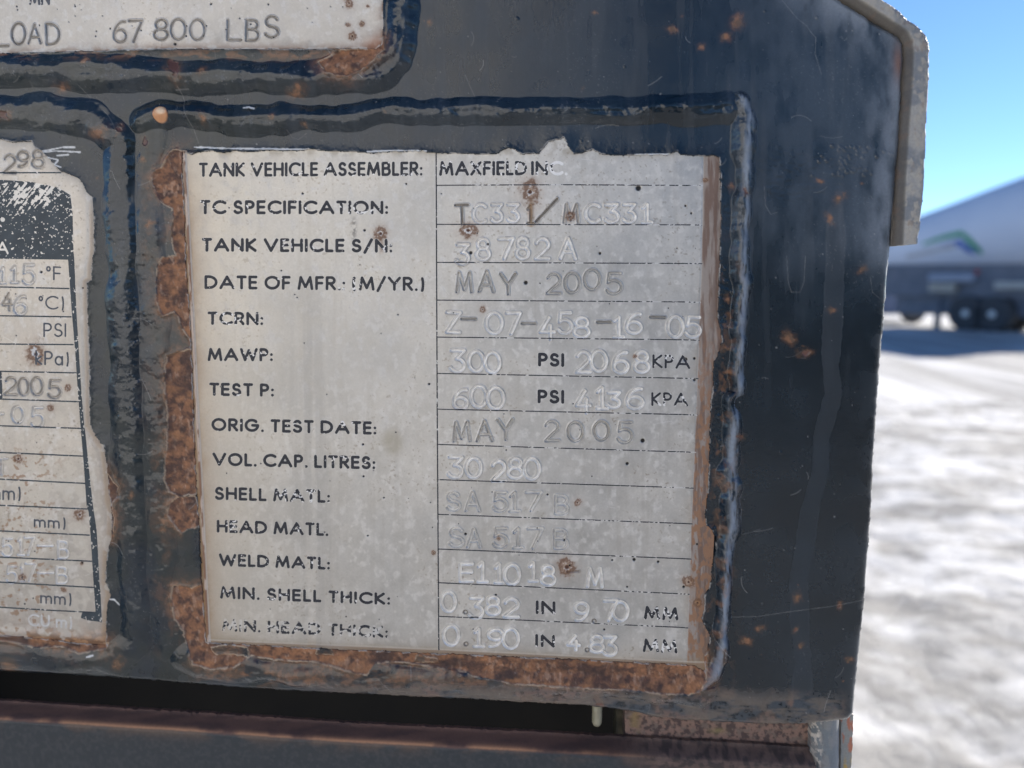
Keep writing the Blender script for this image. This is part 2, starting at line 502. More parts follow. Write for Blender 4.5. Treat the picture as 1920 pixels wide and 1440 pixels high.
PAINT_LEFT = [[(395,1212),(398,1222),(412,1228),(440,1226),(470,1234),(466,1212),(430,1205)], [(590,1226),(597,1212),(605,1205),(622,1210),(626,1228)], [(776,1240),(782,1226),(790,1222),(800,1230),(822,1232),(824,1242)], [(690,1262),(705,1240),(760,1240),(800,1247),(880,1258),(890,1268),(850,1276),(700,1268)]]
RUST_BARE = [(700,1265,1100,1326)]
SPOTS = [ # x, y, radius, kind (0 stain, 1 pit)
 (332,132,17,1),(560,172,13,0),(385,222,9,0),(272,265,9,1),(227,243,10,1),(270,300,7,0),(9,215,12,1),(116,166,11,0),(168,115,7,0),(190,250,14,0),(284,420,8,0),(250,927,8,0),
 (1260,55,8,0),(1384,40,13,0),(1362,68,11,0),(1315,88,6,0),(805,43,6,0),(1115,24,5,0),(1092,166,4,0),(514,221,5,0),(573,235,5,0),(385,135,8,0),
 (1575,372,9,0),(1555,410,9,0),(1537,340,6,0),(1617,506,9,0),(1559,582,8,0),(1480,633,13,0),(1507,662,10,1),(1495,1120,8,0),(1400,1202,9,0),(1426,1178,7,0),(1492,1181,6,1),(1502,1211,6,0),(1574,1136,8,1),(1592,1238,6,0),(1395,362,7,1),(1370,350,7,0),(1386,818,7,1),(1364,560,7,0),(1366,696,8,0),
 (225,1238,12,0),(430,1262,14,0),(590,1265,20,0),(20,1243,14,0),(990,1309,14,1),(1115,1310,15,1),(1040,1318,7,1),(170,1200,12,0),(310,980,14,0)]

# ------------------------------------------------------------------ steel mounting plate: one relief, split into face and weld ridges
QB, QP = .17, .112
GB = Grid(axis(-107.0, 108.0, QB, -170, 112), axis(-37.0, 155.0, QB, -90, 156))
U, V = GB.U, GB.V
def warp(G, amp, sc, seed):
    return amp * 2 * (fbm(G.U / sc, G.V / sc, seed, 3) - .5)
JS = warp(GB, 3.2, 9, 11) + warp(GB, 2.0, 3.5, 15)
n_big = fbm(U / 190, V / 190, 21, 4)
n_mid = fbm(U / 42, V / 42, 31, 4)
n_fin = fbm(U / 7, V / 7, 41, 4)
n_ver = fbm(U / 14, V / 160, 51, 3)
h = .25 * (fbm(U / 260, V / 260, 61, 2) - .5) + .03 * (n_mid - .5)

BEADS = [ # name, points, half width px, height mm, ripple, seed
 ([(-400,132),(0,132),(200,138),(330,142),(560,146),(660,142),(712,132),(742,112),(752,80),(755,0),(757,-420)], 34, 2.0, .7, 100),
 ([(268,226),(300,214),(400,222),(480,226),(640,218),(740,208),(822,208)], 28, 1.6, .8, 110),
 ([(838,212),(950,208),(1090,208),(1200,206),(1300,206),(1362,200)], 28, 1.6, .7, 120),
 ([(1388,192),(1402,215),(1395,262),(1393,330),(1392,420),(1388,500),(1388,565),(1383,640),(1381,700),(1386,735),(1376,765),(1366,830),(1368,905),(1370,975),(1360,1050),(1353,1120),(1354,1180),(1346,1232),(1334,1262),(1308,1288)], 19, 2.0, .8, 130),
 ([(1308,1290),(1230,1296),(1100,1286),(960,1284),(820,1276),(640,1264),(560,1262),(440,1256),(370,1250),(345,1232)], 26, 1.35, .9, 140),
 ([(282,250),(276,330),(284,470),(290,700),(296,860),(302,1000),(300,1120),(318,1210)], 30, .7, .6, 150),
 ([(-400,212),(0,212),(90,210),(170,222),(222,268),(224,400),(232,560),(238,720),(240,860),(246,1000),(256,1120),(252,1200),(215,1240),(120,1242),(0,1232),(-400,1205)], 32, 1.25, .7, 160),
]
owner = np.zeros(GB.shape, np.int8)
best = np.zeros(GB.shape, np.float32)
beadmask = np.zeros(GB.shape, np.float32)
for bi, (pts, hw, hb, rip, sd) in enumerate(BEADS):
    d, t, s = GB.polyline(pts, 60)
    off = 6 * (vnoise(t / 58, t * 0 + sd, sd) - .5) * 2 + 2 * (vnoise(t / 19, t * 0 + sd + 3, sd) - .5)
    if bi == 3:
        off = off + 7 * (vnoise(t / 27, t * 0 + 2.2, 137) - .5) * 2 - 9 * np.exp(-((t - 20) / 16) ** 2) - 6 * np.exp(-((t - 385) / 26) ** 2) - 8 * np.exp(-((t - 565) / 30) ** 2)
    w = hw * (1 + .5 * rip * (vnoise(t / 80, t * 0 + .3, sd + 1) - .5) + .22 * rip * (vnoise(t / 24, t * 0, sd + 2) - .5) + np.where(s > 0, .18, -.18) * rip * (vnoise(t / 44, np.where(s > 0, 4.0, 9.0), sd + 5) - .5) * 2)
    x = np.clip(np.abs(s + off * np.clip(1 - d / 60, 0, 1)) / w, 0, 1)
    x = np.where(d >= 59, 1, x)
    prof = 1 - x * x
    prof = .62 * prof ** .8 + .38 * prof ** 2
    # overlapping lobes along the run
    lob = .7 * vnoise(t / 62, s / 30 + 3, sd + 7) + .3 * vnoise(t / 27, s / 24 + 3, sd + 8)
    hh = hb * prof * (1 + rip * .65 * (lob - .5)) + np.where(x < 1, .10 * prof * (fbm(U / 10, V / 10, sd + 8, 3) - .5), 0)
    # a shallow lengthwise crease, as where two runs met
    hh = hh - .20 * hb * rip * np.exp(-((s - 3 + off) / (.26 * w)) ** 2) * prof * sm(.35, .65, vnoise(t / 70, t * 0 + 7, sd + 9))
    m = hh > best
    best = np.where(m, hh, best)
    owner = np.where((hh > .03) & m, bi + 1, owner)
beadmask = sm(.05, .6, best)
h = h + best
# the rounded foot of the run that stops short of the next one
sd_m = GB.poly(V_MAIN, 60) + .55 * JS
sd_l = GB.poly(V_LEFT, 60) + .55 * JS
sd_t = GB.poly(V_TOP, 60) + .35 * JS
inside = np.minimum(np.minimum(sd_m, sd_l), sd_t)
near = np.exp(-np.maximum(inside, 0) / 13)
h = np.maximum(h, (.55 + .12 * (n_mid - .5) + .06 * n_fin) * near + h * (1 - near))
# rust where the paint has come away
rust = np.full(GB.shape, 40.0, np.float32)
for k, pl in enumerate(RUST_LOBES):
    rust = np.minimum(rust, GB.poly(pl, 40))
for pl in PAINT_LEFT:
    rust = np.maximum(rust, -GB.poly(pl, 40))
rust = rust + .55 * JS
rm = 1 - sm(-.8, .8, rust)
halo = np.clip(np.exp(-np.maximum(rust, 0) / 12) - .05, 0, 1) * (1 - rm)
spot = np.zeros(GB.shape, np.float32)
pit = np.zeros(GB.shape, np.float32)
rs = np.random.RandomState(5)
extra = []
for k in range(22):
    x, y = rs.uniform(0, 1640), rs.uniform(0, 1330)
    extra.append((x, y, rs.uniform(1.5, 3.5), 0))
for x, y, r, kd in SPOTS + extra:
    q = GB.sl(x - 4 * r, y - 4 * r, x + 4 * r, y + 4 * r)
    a = rs.uniform(0, 3.14)
    dx, dy = U[q] - x, V[q] - y
    ex = (dx * math.cos(a) + dy * math.sin(a)) * rs.uniform(.7, 1.0)
    ey = (-dx * math.sin(a) + dy * math.cos(a)) * rs.uniform(1.0, 1.5)
    rr = np.hypot(ex, ey) + r * 1.3 * (fbm(U[q] / (r * .8), V[q] / (r * .8), 71, 3) - .5)
    spot[q] = np.maximum(spot[q], (.8 if r > 4 else .5) * np.exp(-(np.maximum(rr, 0) / (r * .85)) ** 2))
    if kd:
        pit[q] = np.maximum(pit[q], 1 - sm(.55 * r, .7 * r, rr))
# browned lip and stained strips
lip = sm(1268, 1300, V + .035 * (960 - U) + 14 * (n_mid - .5)) * sm(520, 760, U) * (1 - sm(1560, 1600, U))
zone_l = np.exp(-((U - 296 - .03 * (V - 600)) / 26) ** 2) * sm(470, 760, V) * sm(.38, .62, fbm(U / 30, V / 45, 81, 3))
zone_l = np.maximum(zone_l, np.exp(-((U - 283) / 16) ** 2) * sm(270, 330, V) * (1 - sm(470, 640, V)) * sm(.42, .65, fbm(U / 16, V / 26, 85, 3)))
zone_r = np.exp(-((U - 1362 + .02 * (V - 500)) / 22) ** 2) * sm(420, 520, V) * (1 - sm(1290, 1310, V)) * sm(.5, .72, fbm(U / 12, V / 18, 86, 3)) * .8
zone_b = np.exp(-((V - 1262 - .02 * (U - 640)) / 26) ** 2) * sm(330, 420, U) * (1 - sm(1330, 1360, U)) * sm(.36, .6, fbm(U / 34, V / 20, 87, 3))
zone_t = np.exp(-((V - 104) / 10) ** 2) * (1 - sm(690, 730, U)) * sm(.45, .62, fbm(U / 30, V / 10, 88, 3)) * .7
stain = np.clip(np.maximum.reduce([halo * sm(.25, .6, n_mid) * .9, spot, zone_l * .26, zone_r * .5, zone_b * .55, zone_t * .8, lip * .35 * sm(.4, .6, n_mid)]), 0, 1)
# dust: upper right corner, lip, along ridges, a wandering run of dried water; reflections painted in
outl = -(GB.poly(OUT_PLATE, 90, 1.0, 16, 19))
e_o = np.clip(outl, 0, 90)
RUN = [(1568,395),(1566,480),(1562,597),(1557,680),(1563,740),(1549,790),(1540,820),(1539,880),(1518,960),(1509,1027),(1497,1087),(1500,1130),(1499,1160),(1506,1247),(1502,1327)]
d, t, s = GB.polyline(RUN, 30)
run = 1 - sm(-.6, .9, d - (17 + 5 * (vnoise(t / 60, t * 0, 201) - .5) + 2.5 * (vnoise(t / 14, t * 0, 202) - .5)) + .8 * (n_fin - .5))
run_edge = np.exp(-((d - 17) / 1.2) ** 2) * run
dust_sheen = .05 * sm(.35, .75, n_big) + .10 * (n_mid - .3).clip(0) * (1 - sm(1150, 1250, U)) + .10 * sm(.5, .8, n_ver) * (1 - sm(400, 900, V))  # real dust, plus a grey reflection painted in on the left part
edge_dust = np.exp(-e_o / 48) * sm(.05, .75, fbm(U / 26, V / 60, 91, 4)) * (1 - sm(430, 560, V)) * sm(1250, 1500, U)
dust_sheen = dust_sheen + .55 * edge_dust + .16 * np.exp(-e_o / 20) * sm(.35, .6, n_mid) + .30 * lip * sm(.3, .6, n_fin) + .06 * run + .07 * run_edge
dust_sheen = dust_sheen + .30 * beadmask * sm(.66, .82, fbm(U / 9, V / 9, 95, 4)) * sm(.8, 1.5, best) + .18 * sm(.55, .8, n_fin) * beadmask * (owner == 4)
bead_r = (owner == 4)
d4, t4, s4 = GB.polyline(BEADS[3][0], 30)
flank_sheen = np.exp(-((s4 + 4 + 5 * (fbm(U / 12, V / 26, 139, 3) - .5)) / 6.5) ** 2) * bead_r  # bluish sky sheen painted on the right ridge's flank, over chalky paint
dust_sheen = dust_sheen + bead_r * (.05 + .2 * sm(.5, .75, fbm(U / 6, V / 22, 97, 4))) + 1.0 * flank_sheen * sm(.22, .6, fbm(U / 5, V / 26, 98, 4))
# chips, scratches and specks of grit
chips = sm(.80, .83, fbm(U / 3.5, V / 3.5, 99, 2)) * sm(.5, .7, n_big) * .5
scr = np.zeros(GB.shape, np.float32)
for k in range(110):
    x, y = rs.uniform(0, 1660), rs.uniform(0, 1340)
    a, L = rs.uniform(-.9, .9) + (1.57 if rs.rand() < .35 else 0), rs.uniform(6, 46)
    c = rs.uniform(-.02, .02)
    P = [(x + L * (i / 5) * math.cos(a + c * i * 8), y + L * (i / 5) * math.sin(a + c * i * 8)) for i in range(6)]
    q = GB.sl(*bbox([P], 5))
    if U[q].size:
        scr[q] = np.maximum(scr[q], rs.uniform(.2, .75) * (1 - sm(.35, 1.1, stroke_dist(GB, q, [P], 5))))
SCR2 = [[(1466,0),(1480,17),(1495,35),(1512,48),(1520,60),(1529,70)],[(1530,70),(1528,100),(1540,140)],[(338,165),(352,210),(372,268)],[(1370,1157),(1420,1156),(1480,1147),(1560,1137),(1620,1125)],[(1433,350),(1435,385),(1445,402),(1458,398)],[(1475,480),(1478,530),(1484,548),(1500,548),(1507,530),(1510,480)],[(1632,520),(1636,548),(1650,560)],[(540,245),(548,258),(560,262),(575,250)],[(712,1270),(735,1297)],[(410,20),(402,60),(405,110)],[(150,160),(170,185)]]
for P in SCR2:
    q = GB.sl(*bbox([P], 5))
    scr[q] = np.maximum(scr[q], .6 * (1 - sm(.3, 1.1, stroke_dist(GB, q, [P], 5))) * (.35 + .65 * (vnoise(U[q] / 5, V[q] / 5, 120))))
speck = np.zeros(GB.shape, np.float32)
for k in range(760):
    x, y, r = rs.uniform(-20, 1660), rs.uniform(-20, 1350), abs(rs.normal(0, .5)) + .55
    q = GB.sl(x - 4, y - 4, x + 4, y + 4)
    if U[q].size:
        speck[q] = np.maximum(speck[q], rs.uniform(.15, .9) ** 1.6 * (1 - sm(r * .6, r * 1.5, np.hypot(U[q] - x, V[q] - y))))
bub = np.zeros(GB.shape, np.float32)
for k in range(260):
    z = k % 4
    if z == 0: x, y = rs.normal(255, 14), rs.uniform(470, 860)
    elif z == 1: x, y = rs.normal(1362, 12), rs.uniform(480, 1280)
    elif z == 2: x, y = rs.normal(1600, 26), rs.uniform(270, 330)
    else: x, y = rs.uniform(0, 1650), rs.uniform(0, 1340)
    r = rs.uniform(1.6, 4.2)
    q = GB.sl(x - 8, y - 8, x + 8, y + 8)
    if U[q].size:
        bub[q] = np.maximum(bub[q], np.sqrt(np.clip(1 - ((U[q] - x) ** 2 + (V[q] - y) ** 2) / (r * r), 0, 1)) * r * .03)
# orange-peel band and small bubbles on the right
peel = sm(250, 300, V) * (1 - sm(350, 400, V)) * sm(1400, 1430, U) * (1 - sm(1600, 1650, U))
h = h + bub + .035 * peel * (fbm(U / 10, V / 5, 133, 3) - .5) * 2
h = h + .02 * (n_fin - .5) * (1 - rm) * (.4 + beadmask) + .10 * bead_r * (fbm(U / 8, V / 9, 143, 3) - .5) * 2 + .24 * beadmask * (fbm(U / 34, V / 26, 147, 3) - .5) * 2
# lifted paint rim round every bare patch, rust floor below it
h = h + .16 * np.exp(-((rust - 2.5) / 2.6) ** 2) * sm(.3, .6, n_mid) * (1 - rm) - .15 * rm + rm * .07 * (fbm(U / 8, V / 8, 141, 4) - .5) * 2
h = h - .16 * pit
h = h + rm * .05 * (fbm(U / 4, V / 4, 203, 3) - .5) * 2
h = h + .06 * stain * (n_fin - .5)
# bottom lip: ragged, thick skin of paint
h = h + .30 * lip * (fbm(U / 34, V / 16, 151, 4) - .45)
# rounded border
h = h - 1.2 * (1 - np.sqrt(np.clip(1 - (1 - np.clip(e_o / 9, 0, 1)) ** 2, 0, 1)))
h_out = h.copy()
rec = sm(0, .6, -inside)
h = np.where(inside < -0.2, np.minimum(h, 0) * 0 - .55, h)

P0 = np.zeros(GB.shape + (3,), np.float32) + np.array([.0030, .0110, .0190], np.float32)
al = mix(P0, (.006, .019, .032), sm(.3, .75, n_big) * .6)
al = mix(al, (.022, .030, .026), sm(.35, .6, fbm(U / 60, V / 60, 161, 3)) * .6 * (1 - sm(350, 700, U)))
al = al * (.85 + .3 * n_mid)[..., None]
al = mix(al, (.125, .145, .17), np.clip(dust_sheen, 0, .9))
al = mix(al, (.26, .31, .38), np.clip(flank_sheen * sm(.25, .62, fbm(U / 5, V / 26, 98, 4)) * .75 + edge_dust * .8, 0, .9))
rc = mix(np.zeros(GB.shape + (3,), np.float32) + np.array([.26, .118, .058], np.float32), (.055, .028, .024), sm(.42, .66, fbm(U / 11, V / 11, 171, 4)) * .8)
rc = mix(rc, (.36, .165, .078), sm(.42, .80, fbm(U / 17, V / 13, 181, 5, .65)) * .75)
rc = mix(rc, (.58, .38, .26), sm(.58, .74, fbm(U / 7, V / 12, 191, 4)) * .4)
rc = mix(rc, (.05, .026, .022), sm(.40, .74, fbm(U / 40, V / 32, 195, 5, .6)) * .85)
rc = mix(rc, (.42, .19, .08), sm(.50, .80, fbm(U / 24, V / 20, 197, 5)) * .6)
rc = rc * (.62 + .76 * fbm(U / 4.5, V / 4.5, 199, 3))[..., None]
sc = mix(np.zeros(GB.shape + (3,), np.float32) + np.array([.20, .105, .048], np.float32), (.40, .18, .075), sm(.42, .62, n_fin))
al = al * (1 - stain[..., None] * .85) + sc * stain[..., None] * .85
al = al * (1 - rm[..., None]) + rc * rm[..., None]
al = mix(al, (.13, .055, .04), pit * .85)
brown = lip * sm(.35, .6, fbm(U / 40, V / 14, 211, 4)) * .75
al = mix(al, (.155, .125, .10), brown * (1 - rm))
edge = np.exp(-((rust - 1.0) / 1.1) ** 2) * sm(.3, .55, fbm(U / 12, V / 12, 221, 2))
al = mix(al, (.52, .38, .26), edge * .85)
al = mix(al, (.55, .52, .48), np.exp(-((inside - .9) / .9) ** 2) * sm(.50, .60, fbm(U / 16, V / 16, 231, 2)) * .85)
al = mix(al, (.40, .39, .37), np.clip(scr * .5 + speck * .7 + chips * .25, 0, 1))
# bare metal on the worn border edge, pale scraped marks by the left data plate
al = mix(al, (.50, .49, .46), np.exp(-e_o / 3.2) * sm(.25, .55, fbm(U / 20, V / 20, 241, 3)) * sm(430, 520, V) * sm(1500, 1560, U) * .8)
al = mix(al, (.20, .12, .10), np.exp(-(np.hypot((U - 1684) / 9, (V - 118) / 34)) ** 2) * 1.0)
WH = [[(365,276),(440,279),(520,280),(585,281)],[(690,285),(740,283),(800,284)],[(1190,291),(1255,290)],[(185,95),(270,92),(330,91)],[(80,284),(100,280),(118,276),(140,276)],[(82,286),(105,283),(125,284),(150,285)],[(90,296),(110,300),(104,312)],[(100,308),(116,314)],[(108,292),(128,290)],[(458,203),(468,201),(478,205)],[(200,1121),(215,1123),(224,1133)],[(168,1228),(178,1226)]]
for P in WH:
    q = GB.sl(*bbox([P], 8))
    m = 1 - sm(1.2, 2.4, stroke_dist(GB, q, [P], 8) + 2.5 * (n_fin[q] - .4))
    al[q] = mix(al[q], (.72, .72, .70), m)
q = GB.sl(285, 195, 330, 240)
bl = np.hypot((U[q] - 307) / 15, (V[q] - 217) / 16) + .35 * (n_mid[q] - .5)
m = 1 - sm(.9, 1.02, bl)
al[q] = mix(al[q], (.62, .30, .14), m); al[q] = mix(al[q], (.85, .62, .40), m * (1 - sm(.2, .8, np.hypot((U[q] - 309) / 15, (V[q] - 210) / 13))))
h[q] = h[q] + .55 * np.sqrt(np.clip(1 - bl * bl, 0, 1)) * (m > 0)
rg = .20 + .10 * n_mid - .15 * beadmask + .55 * np.clip(dust_sheen, 0, 1) + .15 * run
rg = np.clip(np.maximum(rg, np.maximum(rm, stain * .75) * .72), .14, .85)
rg = np.where(brown > .3, np.maximum(rg, .5), rg)
met = np.zeros(GB.shape, np.float32)
ATT = {'alb': al, 'rgh': rg, 'met': met}
NRM = hf_normals(GB, h)
keep, DX, DY = snap_outline(GB, -outl)
deep = inside < -10                       # nothing to see under the data plates
keep &= ~(deep[:-1, :-1] & deep[1:, :-1] & deep[1:, 1:] & deep[:-1, 1:])
co = np.maximum.reduce([owner[:-1, :-1], owner[1:, :-1], owner[1:, 1:], owner[:-1, 1:]])
root = empty('mounting_plate', w3((0, 60, 6)))
tag(root, 'navy painted steel mounting plate with rust spots and thick weld ridges around three data plates', 'steel plate')
inv_off = Matrix.Translation(-root.location)
def under(ob, parent):
    ob.parent = parent
    ob.matrix_parent_inverse = Matrix.Translation(parent.location).inverted()
face = cells_mesh('face', GB, h, keep & (co == 0), M_PAINT, None, ATT, DX, DY, None, NRM)
under(face, root)
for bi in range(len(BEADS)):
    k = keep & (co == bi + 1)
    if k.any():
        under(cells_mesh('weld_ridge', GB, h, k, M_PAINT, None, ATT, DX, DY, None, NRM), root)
# the plate's cut edge all round, 6 mm thick
ob = cells_mesh('cut_edge', GB, h, keep, M_PAINT, None, ATT, DX, DY, 6.0)
me = ob.data
import bmesh
bm = bmesh.new(); bm.from_mesh(me)
nq = int(keep.sum())
bm.faces.ensure_lookup_table()
bmesh.ops.delete(bm, geom=bm.faces[:nq], context='FACES')
bm.faces.ensure_lookup_table()
inner = [f for f in bm.faces if False]
bm.to_mesh(me); bm.free()
under(ob, root)

# ------------------------------------------------------------------ data plates
HP = .16                                   # face height of the data plates, mm
def plate_fields(G, seed, base, warm, streak):
    U, V = G.U, G.V
    n1, n2, n3 = fbm(U / 120, V / 120, seed, 4), fbm(U / 22, V / 26, seed + 5, 4), fbm(U / 4, V / 4, seed + 10, 3)
    h = HP + .05 * (n1 - .5) + .015 * (n2 - .5) + .008 * (n3 - .5)
    al = np.zeros(G.shape + (3,), np.float32) + np.asarray(base, np.float32)
    al = mix(al, warm, sm(.35, .7, n1) * .5)
    al = al * (1 + .34 * (n1 - .5) + .26 * (n2 - .5) + .10 * (n3 - .5))[..., None]
    cloud = sm(.52, .80, fbm(U / 11, V / 13, seed + 20, 5))
    al = mix(al, (.80, .775, .73), cloud * .46)
    st = sm(.55, .8, fbm(U / 9, V / 240, seed + 30, 3)) * streak
    al = mix(al, (.40, .375, .335), st * .45)
    dark_tone = sm(.70, .80, fbm(U / 5, V / 5, seed + 40, 3)) * sm(.5, .65, n1)  # scattered grime specks
    al = mix(al, (.30, .25, .19), dark_tone * .6)
    r = np.random.RandomState(seed)
    for k in range(int(70 * (G.xs[-1] - G.xs[0]) / 120)):
        x, y = r.uniform(U.min(), U.max()), r.uniform(V.min(), V.max())
        a, L = r.uniform(-.5, 2.4), r.uniform(5, 30)
        P = [(x, y), (x + L * math.cos(a), y + L * math.sin(a))]
        q = G.sl(*bbox([P], 4))
        if U[q].size:
            m = r.uniform(.1, .5) * (1 - sm(.2, .9, stroke_dist(G, q, [P], 4)))
            al[q] = mix(al[q], (.75, .74, .72), m)
    rg = .40 + .14 * (n2 - .5) + .12 * cloud
    met = np.full(G.shape, .5, np.float32)
    return h, al, rg, met, n1, n2, n3
def stamp(G, h, al, ch, xl, xr, yt, yb, depth=.20, w=2.5, tone=0.0, rot=0.0, dark_tone=.55):
    st = char_strokes(ch, xl, xr, yt, yb, w * .7, rot)
    q = G.sl(*bbox(st, 12))
    d = stroke_dist(G, q, st, 11)
    g = np.clip(1 - d / w, 0, 1)
    prof = sm(0, .62, g)
    depth = depth * 1.75
    h[q] = h[q] - depth * prof + .30 * depth * np.exp(-((d - w * 1.25) / (.38 * w)) ** 2)
    k = np.clip(1 - d / (w * 1.3), 0, 1)
    al[q] = mix(al[q], (.20, .18, .155), dark_tone * np.exp(-((d - w * 1.3) / .7) ** 2) * sm(.3, .6, vnoise(G.U[q] / 9, G.V[q] / 9, 77)))  # dark outline painted round each stroke to deepen its relief
    if tone > 0:
        ringw = np.clip(np.exp(-((d - w * .80) / (w * .34)) ** 2) + .62 * sm(.1, .7, k), 0, 1)
        al[q] = mix(al[q], (.98, .96, .92), ringw * tone * (.75 + .5 * (vnoise(G.U[q] / 6, G.V[q] / 6, 79) - .5)))
    elif tone < 0:
        al[q] = mix(al[q], (.14, .11, .085), sm(.2, .9, k) * -tone)
def stamps(G, h, al, rows, rs):
    for row in rows:
        kw = row[1]
        for ch, xl, xr, yt, yb in row[0]:
            k = dict(kw)
            k['depth'] = k.get('depth', .2) * rs.uniform(.8, 1.2)
            k['rot'] = rs.uniform(-.03, .03) if ch not in '.1' else 0
            stamp(G, h, al, ch, xl, xr, yt, yb, **k)
def rustspot(G, h, al, rg, met, x, y, r, white=.5, seed=1, n=None):
    q = G.sl(x - 3.5 * r, y - 3.5 * r, x + 3.5 * r, y + 4 * r)
    U, V = G.U[q], G.V[q]
    n = .5 * fbm(U / (r * .62), V / (r * .62), 300 + seed, 4) + .5 * fbm(U / (r * .23) + V / r, V / (r * .27), 330 + seed, 3)
    an, sq = (seed * 1.7) % 3.1, .72 + .11 * (seed % 5)
    dx_, dy_ = (U - x) * math.cos(an) + (V - y) * math.sin(an), -(U - x) * math.sin(an) + (V - y) * math.cos(an)
    d = np.hypot(dx_, dy_ * sq) + r * 1.4 * (n - .5)
    halo = np.exp(-np.maximum(d - r * .5, 0) / (r * .55))
    if r > 10 and seed % 3 == 0:
        halo = np.maximum(halo, .8 * np.exp(-((U - x - .15 * r) / (.32 * r)) ** 2) * sm(0, r, V - y) * (1 - sm(2.2 * r, 3.6 * r, V - y)))
    al[q] = mix(al[q], (.42, .23, .10), halo * .62)
    ring = np.exp(-((d - r * .75) / (r * .28)) ** 2)
    al[q] = mix(al[q], (.17, .075, .035), ring * .85)
    wm = (1 - sm(r * .35, r * .6, d)) * sm(.42, .52, fbm(U / (r * .25), V / (r * .25), 340 + seed, 2)) * white
    al[q] = mix(al[q], (.80, .77, .73), wm)
    pm = 1 - sm(r * .16, r * .3, np.hypot(U - x, V - y))
    al[q] = mix(al[q], (.12, .055, .035), pm)
    h[q] = h[q] + .10 * np.exp(-(d / (r * .8)) ** 2) * (n - .3) - .2 * pm
    rg[q] = np.maximum(rg[q], halo * .8)
    met[q] = met[q] * (1 - np.clip(halo * 1.3, 0, 1))
def pinholes(G, h, al, pts):
    for x, y, r in pts:
        q = G.sl(x - 8, y - 8, x + 8, y + 8)
        d = np.hypot(G.U[q] - x, G.V[q] - y)
        m = 1 - sm(r * .75, r * 1.2, d)
        al[q] = mix(al[q], (.02, .018, .016), m)
        h[q] = h[q] - .25 * m
def ink_line(G, h, al, met, text, box, r0, mat, parent, wear=.3, ramp=0.0, seed=1, tone=.8, strokes=None, name='printed_line', bare=(.90, .88, .85)):
    r = r0 * (1.22 if text else 1.0)
    st = strokes or line_strokes(text, *box, r)
    q = G.sl(*bbox(st, r + 5))
    U, V = G.U[q], G.V[q]
    d = stroke_dist(G, q, st, 10) + .35 * (fbm(U / 3, V / 3, 400 + seed, 2) - .5)
    F = r - d
    x0, x1 = U.min(), U.max()
    wr = wear + ramp * (U - x0) / (x1 - x0)
    fl = .58 * fbm(U / 3.8, V / 3.2, 420 + seed, 3) + .42 * fbm(U / 22, V / 16, 440 + seed, 2)
    fl = (fl - (.195 + .36 * wr)) * 8
    al[q] = mix(al[q], bare, sm(-.5, .4, F) * tone)
    met[q] = met[q] * (1 - .7 * sm(-.5, .4, F))
    FF = np.minimum(F, fl)
    return lambda: march(name, G, q, FF, h[q], mat, None, .018)
def rule_line(P, r):
    return [P]

pend = []
# --- the main data plate
GM = Grid(np.arange(mm_of(336, 270)[0] - 1, mm_of(1356, 400)[0] + 1, QP),
          np.arange(mm_of(800, 254)[1] - .5, mm_of(1300, 1256)[1] + 1, QP))
U, V = GM.U, GM.V
h, al, rg, met, n1, n2, n3 = plate_fields(GM, 500, (.52, .505, .475), (.55, .52, .47), .5)
left = (U - (343 + (V - 290) * .0495))
al = mix(al, (.58, .52, .425), np.exp(-np.maximum(left, 0) / 140) * .85)
# rust bleeding in from the edges, browned margin strips
rgt = np.interp(V, [290, 500, 780, 960, 1240], [1319, 1315, 1305, 1297, 1288]) - U
bot = np.interp(U, [388, 823, 1300], [1199, 1217, 1241]) - V
e = np.exp(-np.maximum(left, 0) / 17) * (.5 + .9 * n2)
al = mix(al, (.36, .215, .10), np.clip(e * .95, 0, 1) * sm(260, 420, V + 60 * n1))
met *= 1 - np.clip(e, 0, 1)
mr_ = sm(-1.5, 1.5, -rgt)
strip_c = mix(np.zeros(GM.shape + (3,), np.float32) + np.array([.33, .275, .235], np.float32), (.19, .115, .082), sm(.42, .62, fbm(U / 7, V / 60, 561, 4)))
strip_c = mix(strip_c, (.13, .07, .045), sm(8, 32, -rgt) * sm(.3, .6, fbm(U / 9, V / 40, 567, 4)) * .8)
strip_c = mix(strip_c, (.30, .15, .075), sm(.42, .62, fbm(U / 6, V / 12, 565, 4)) * sm(520, 820, V))
al = al * (1 - mr_[..., None] * .95) + strip_c * mr_[..., None] * .95
met *= 1 - mr_
rg = np.maximum(rg, mr_ * .55)
al = mix(al, (.36, .29, .21), np.exp(-np.maximum(rgt, 0) / 10) * (1 - mr_) * sm(.3, .6, n2) * .6 * sm(380, 700, V))
e = np.exp(-np.maximum(bot, 0) / 12) * (.3 + n2)
al = mix(al, (.33, .245, .15), np.clip(e, 0, 1) * .7)
met *= 1 - np.clip(e, 0, 1) * .8
low = sm(0, 2, -bot)
al = mix(al, (.30, .20, .12), low * .8); met *= 1 - low
h = h - .06 * np.exp(-(rgt / 1.6) ** 2) - .06 * np.exp(-(bot / 1.6) ** 2)
al = mix(al, (.55, .53, .5), np.exp(-((rgt - .5) / 1.3) ** 2) * .55 * sm(.3, .5, n2))
al = mix(al, (.60, .53, .44), np.exp(-((bot) / 1.5) ** 2) * .6)
# bright bevelled left edge with remnants of paint
lip_ = np.exp(-((left - 3.5) / 3.2) ** 2)
h = h + .20 * lip_
pk = sm(.44, .56, fbm(U / 8, V / 30, 571, 4))
al = mix(al, (.60, .48, .40), lip_ * pk * .9)
al = mix(al, (.24, .11, .06), lip_ * (1 - pk) * .85)
al = mix(al, (.66, .62, .55), np.exp(-((left - 6.5) / 1.1) ** 2) * .7)
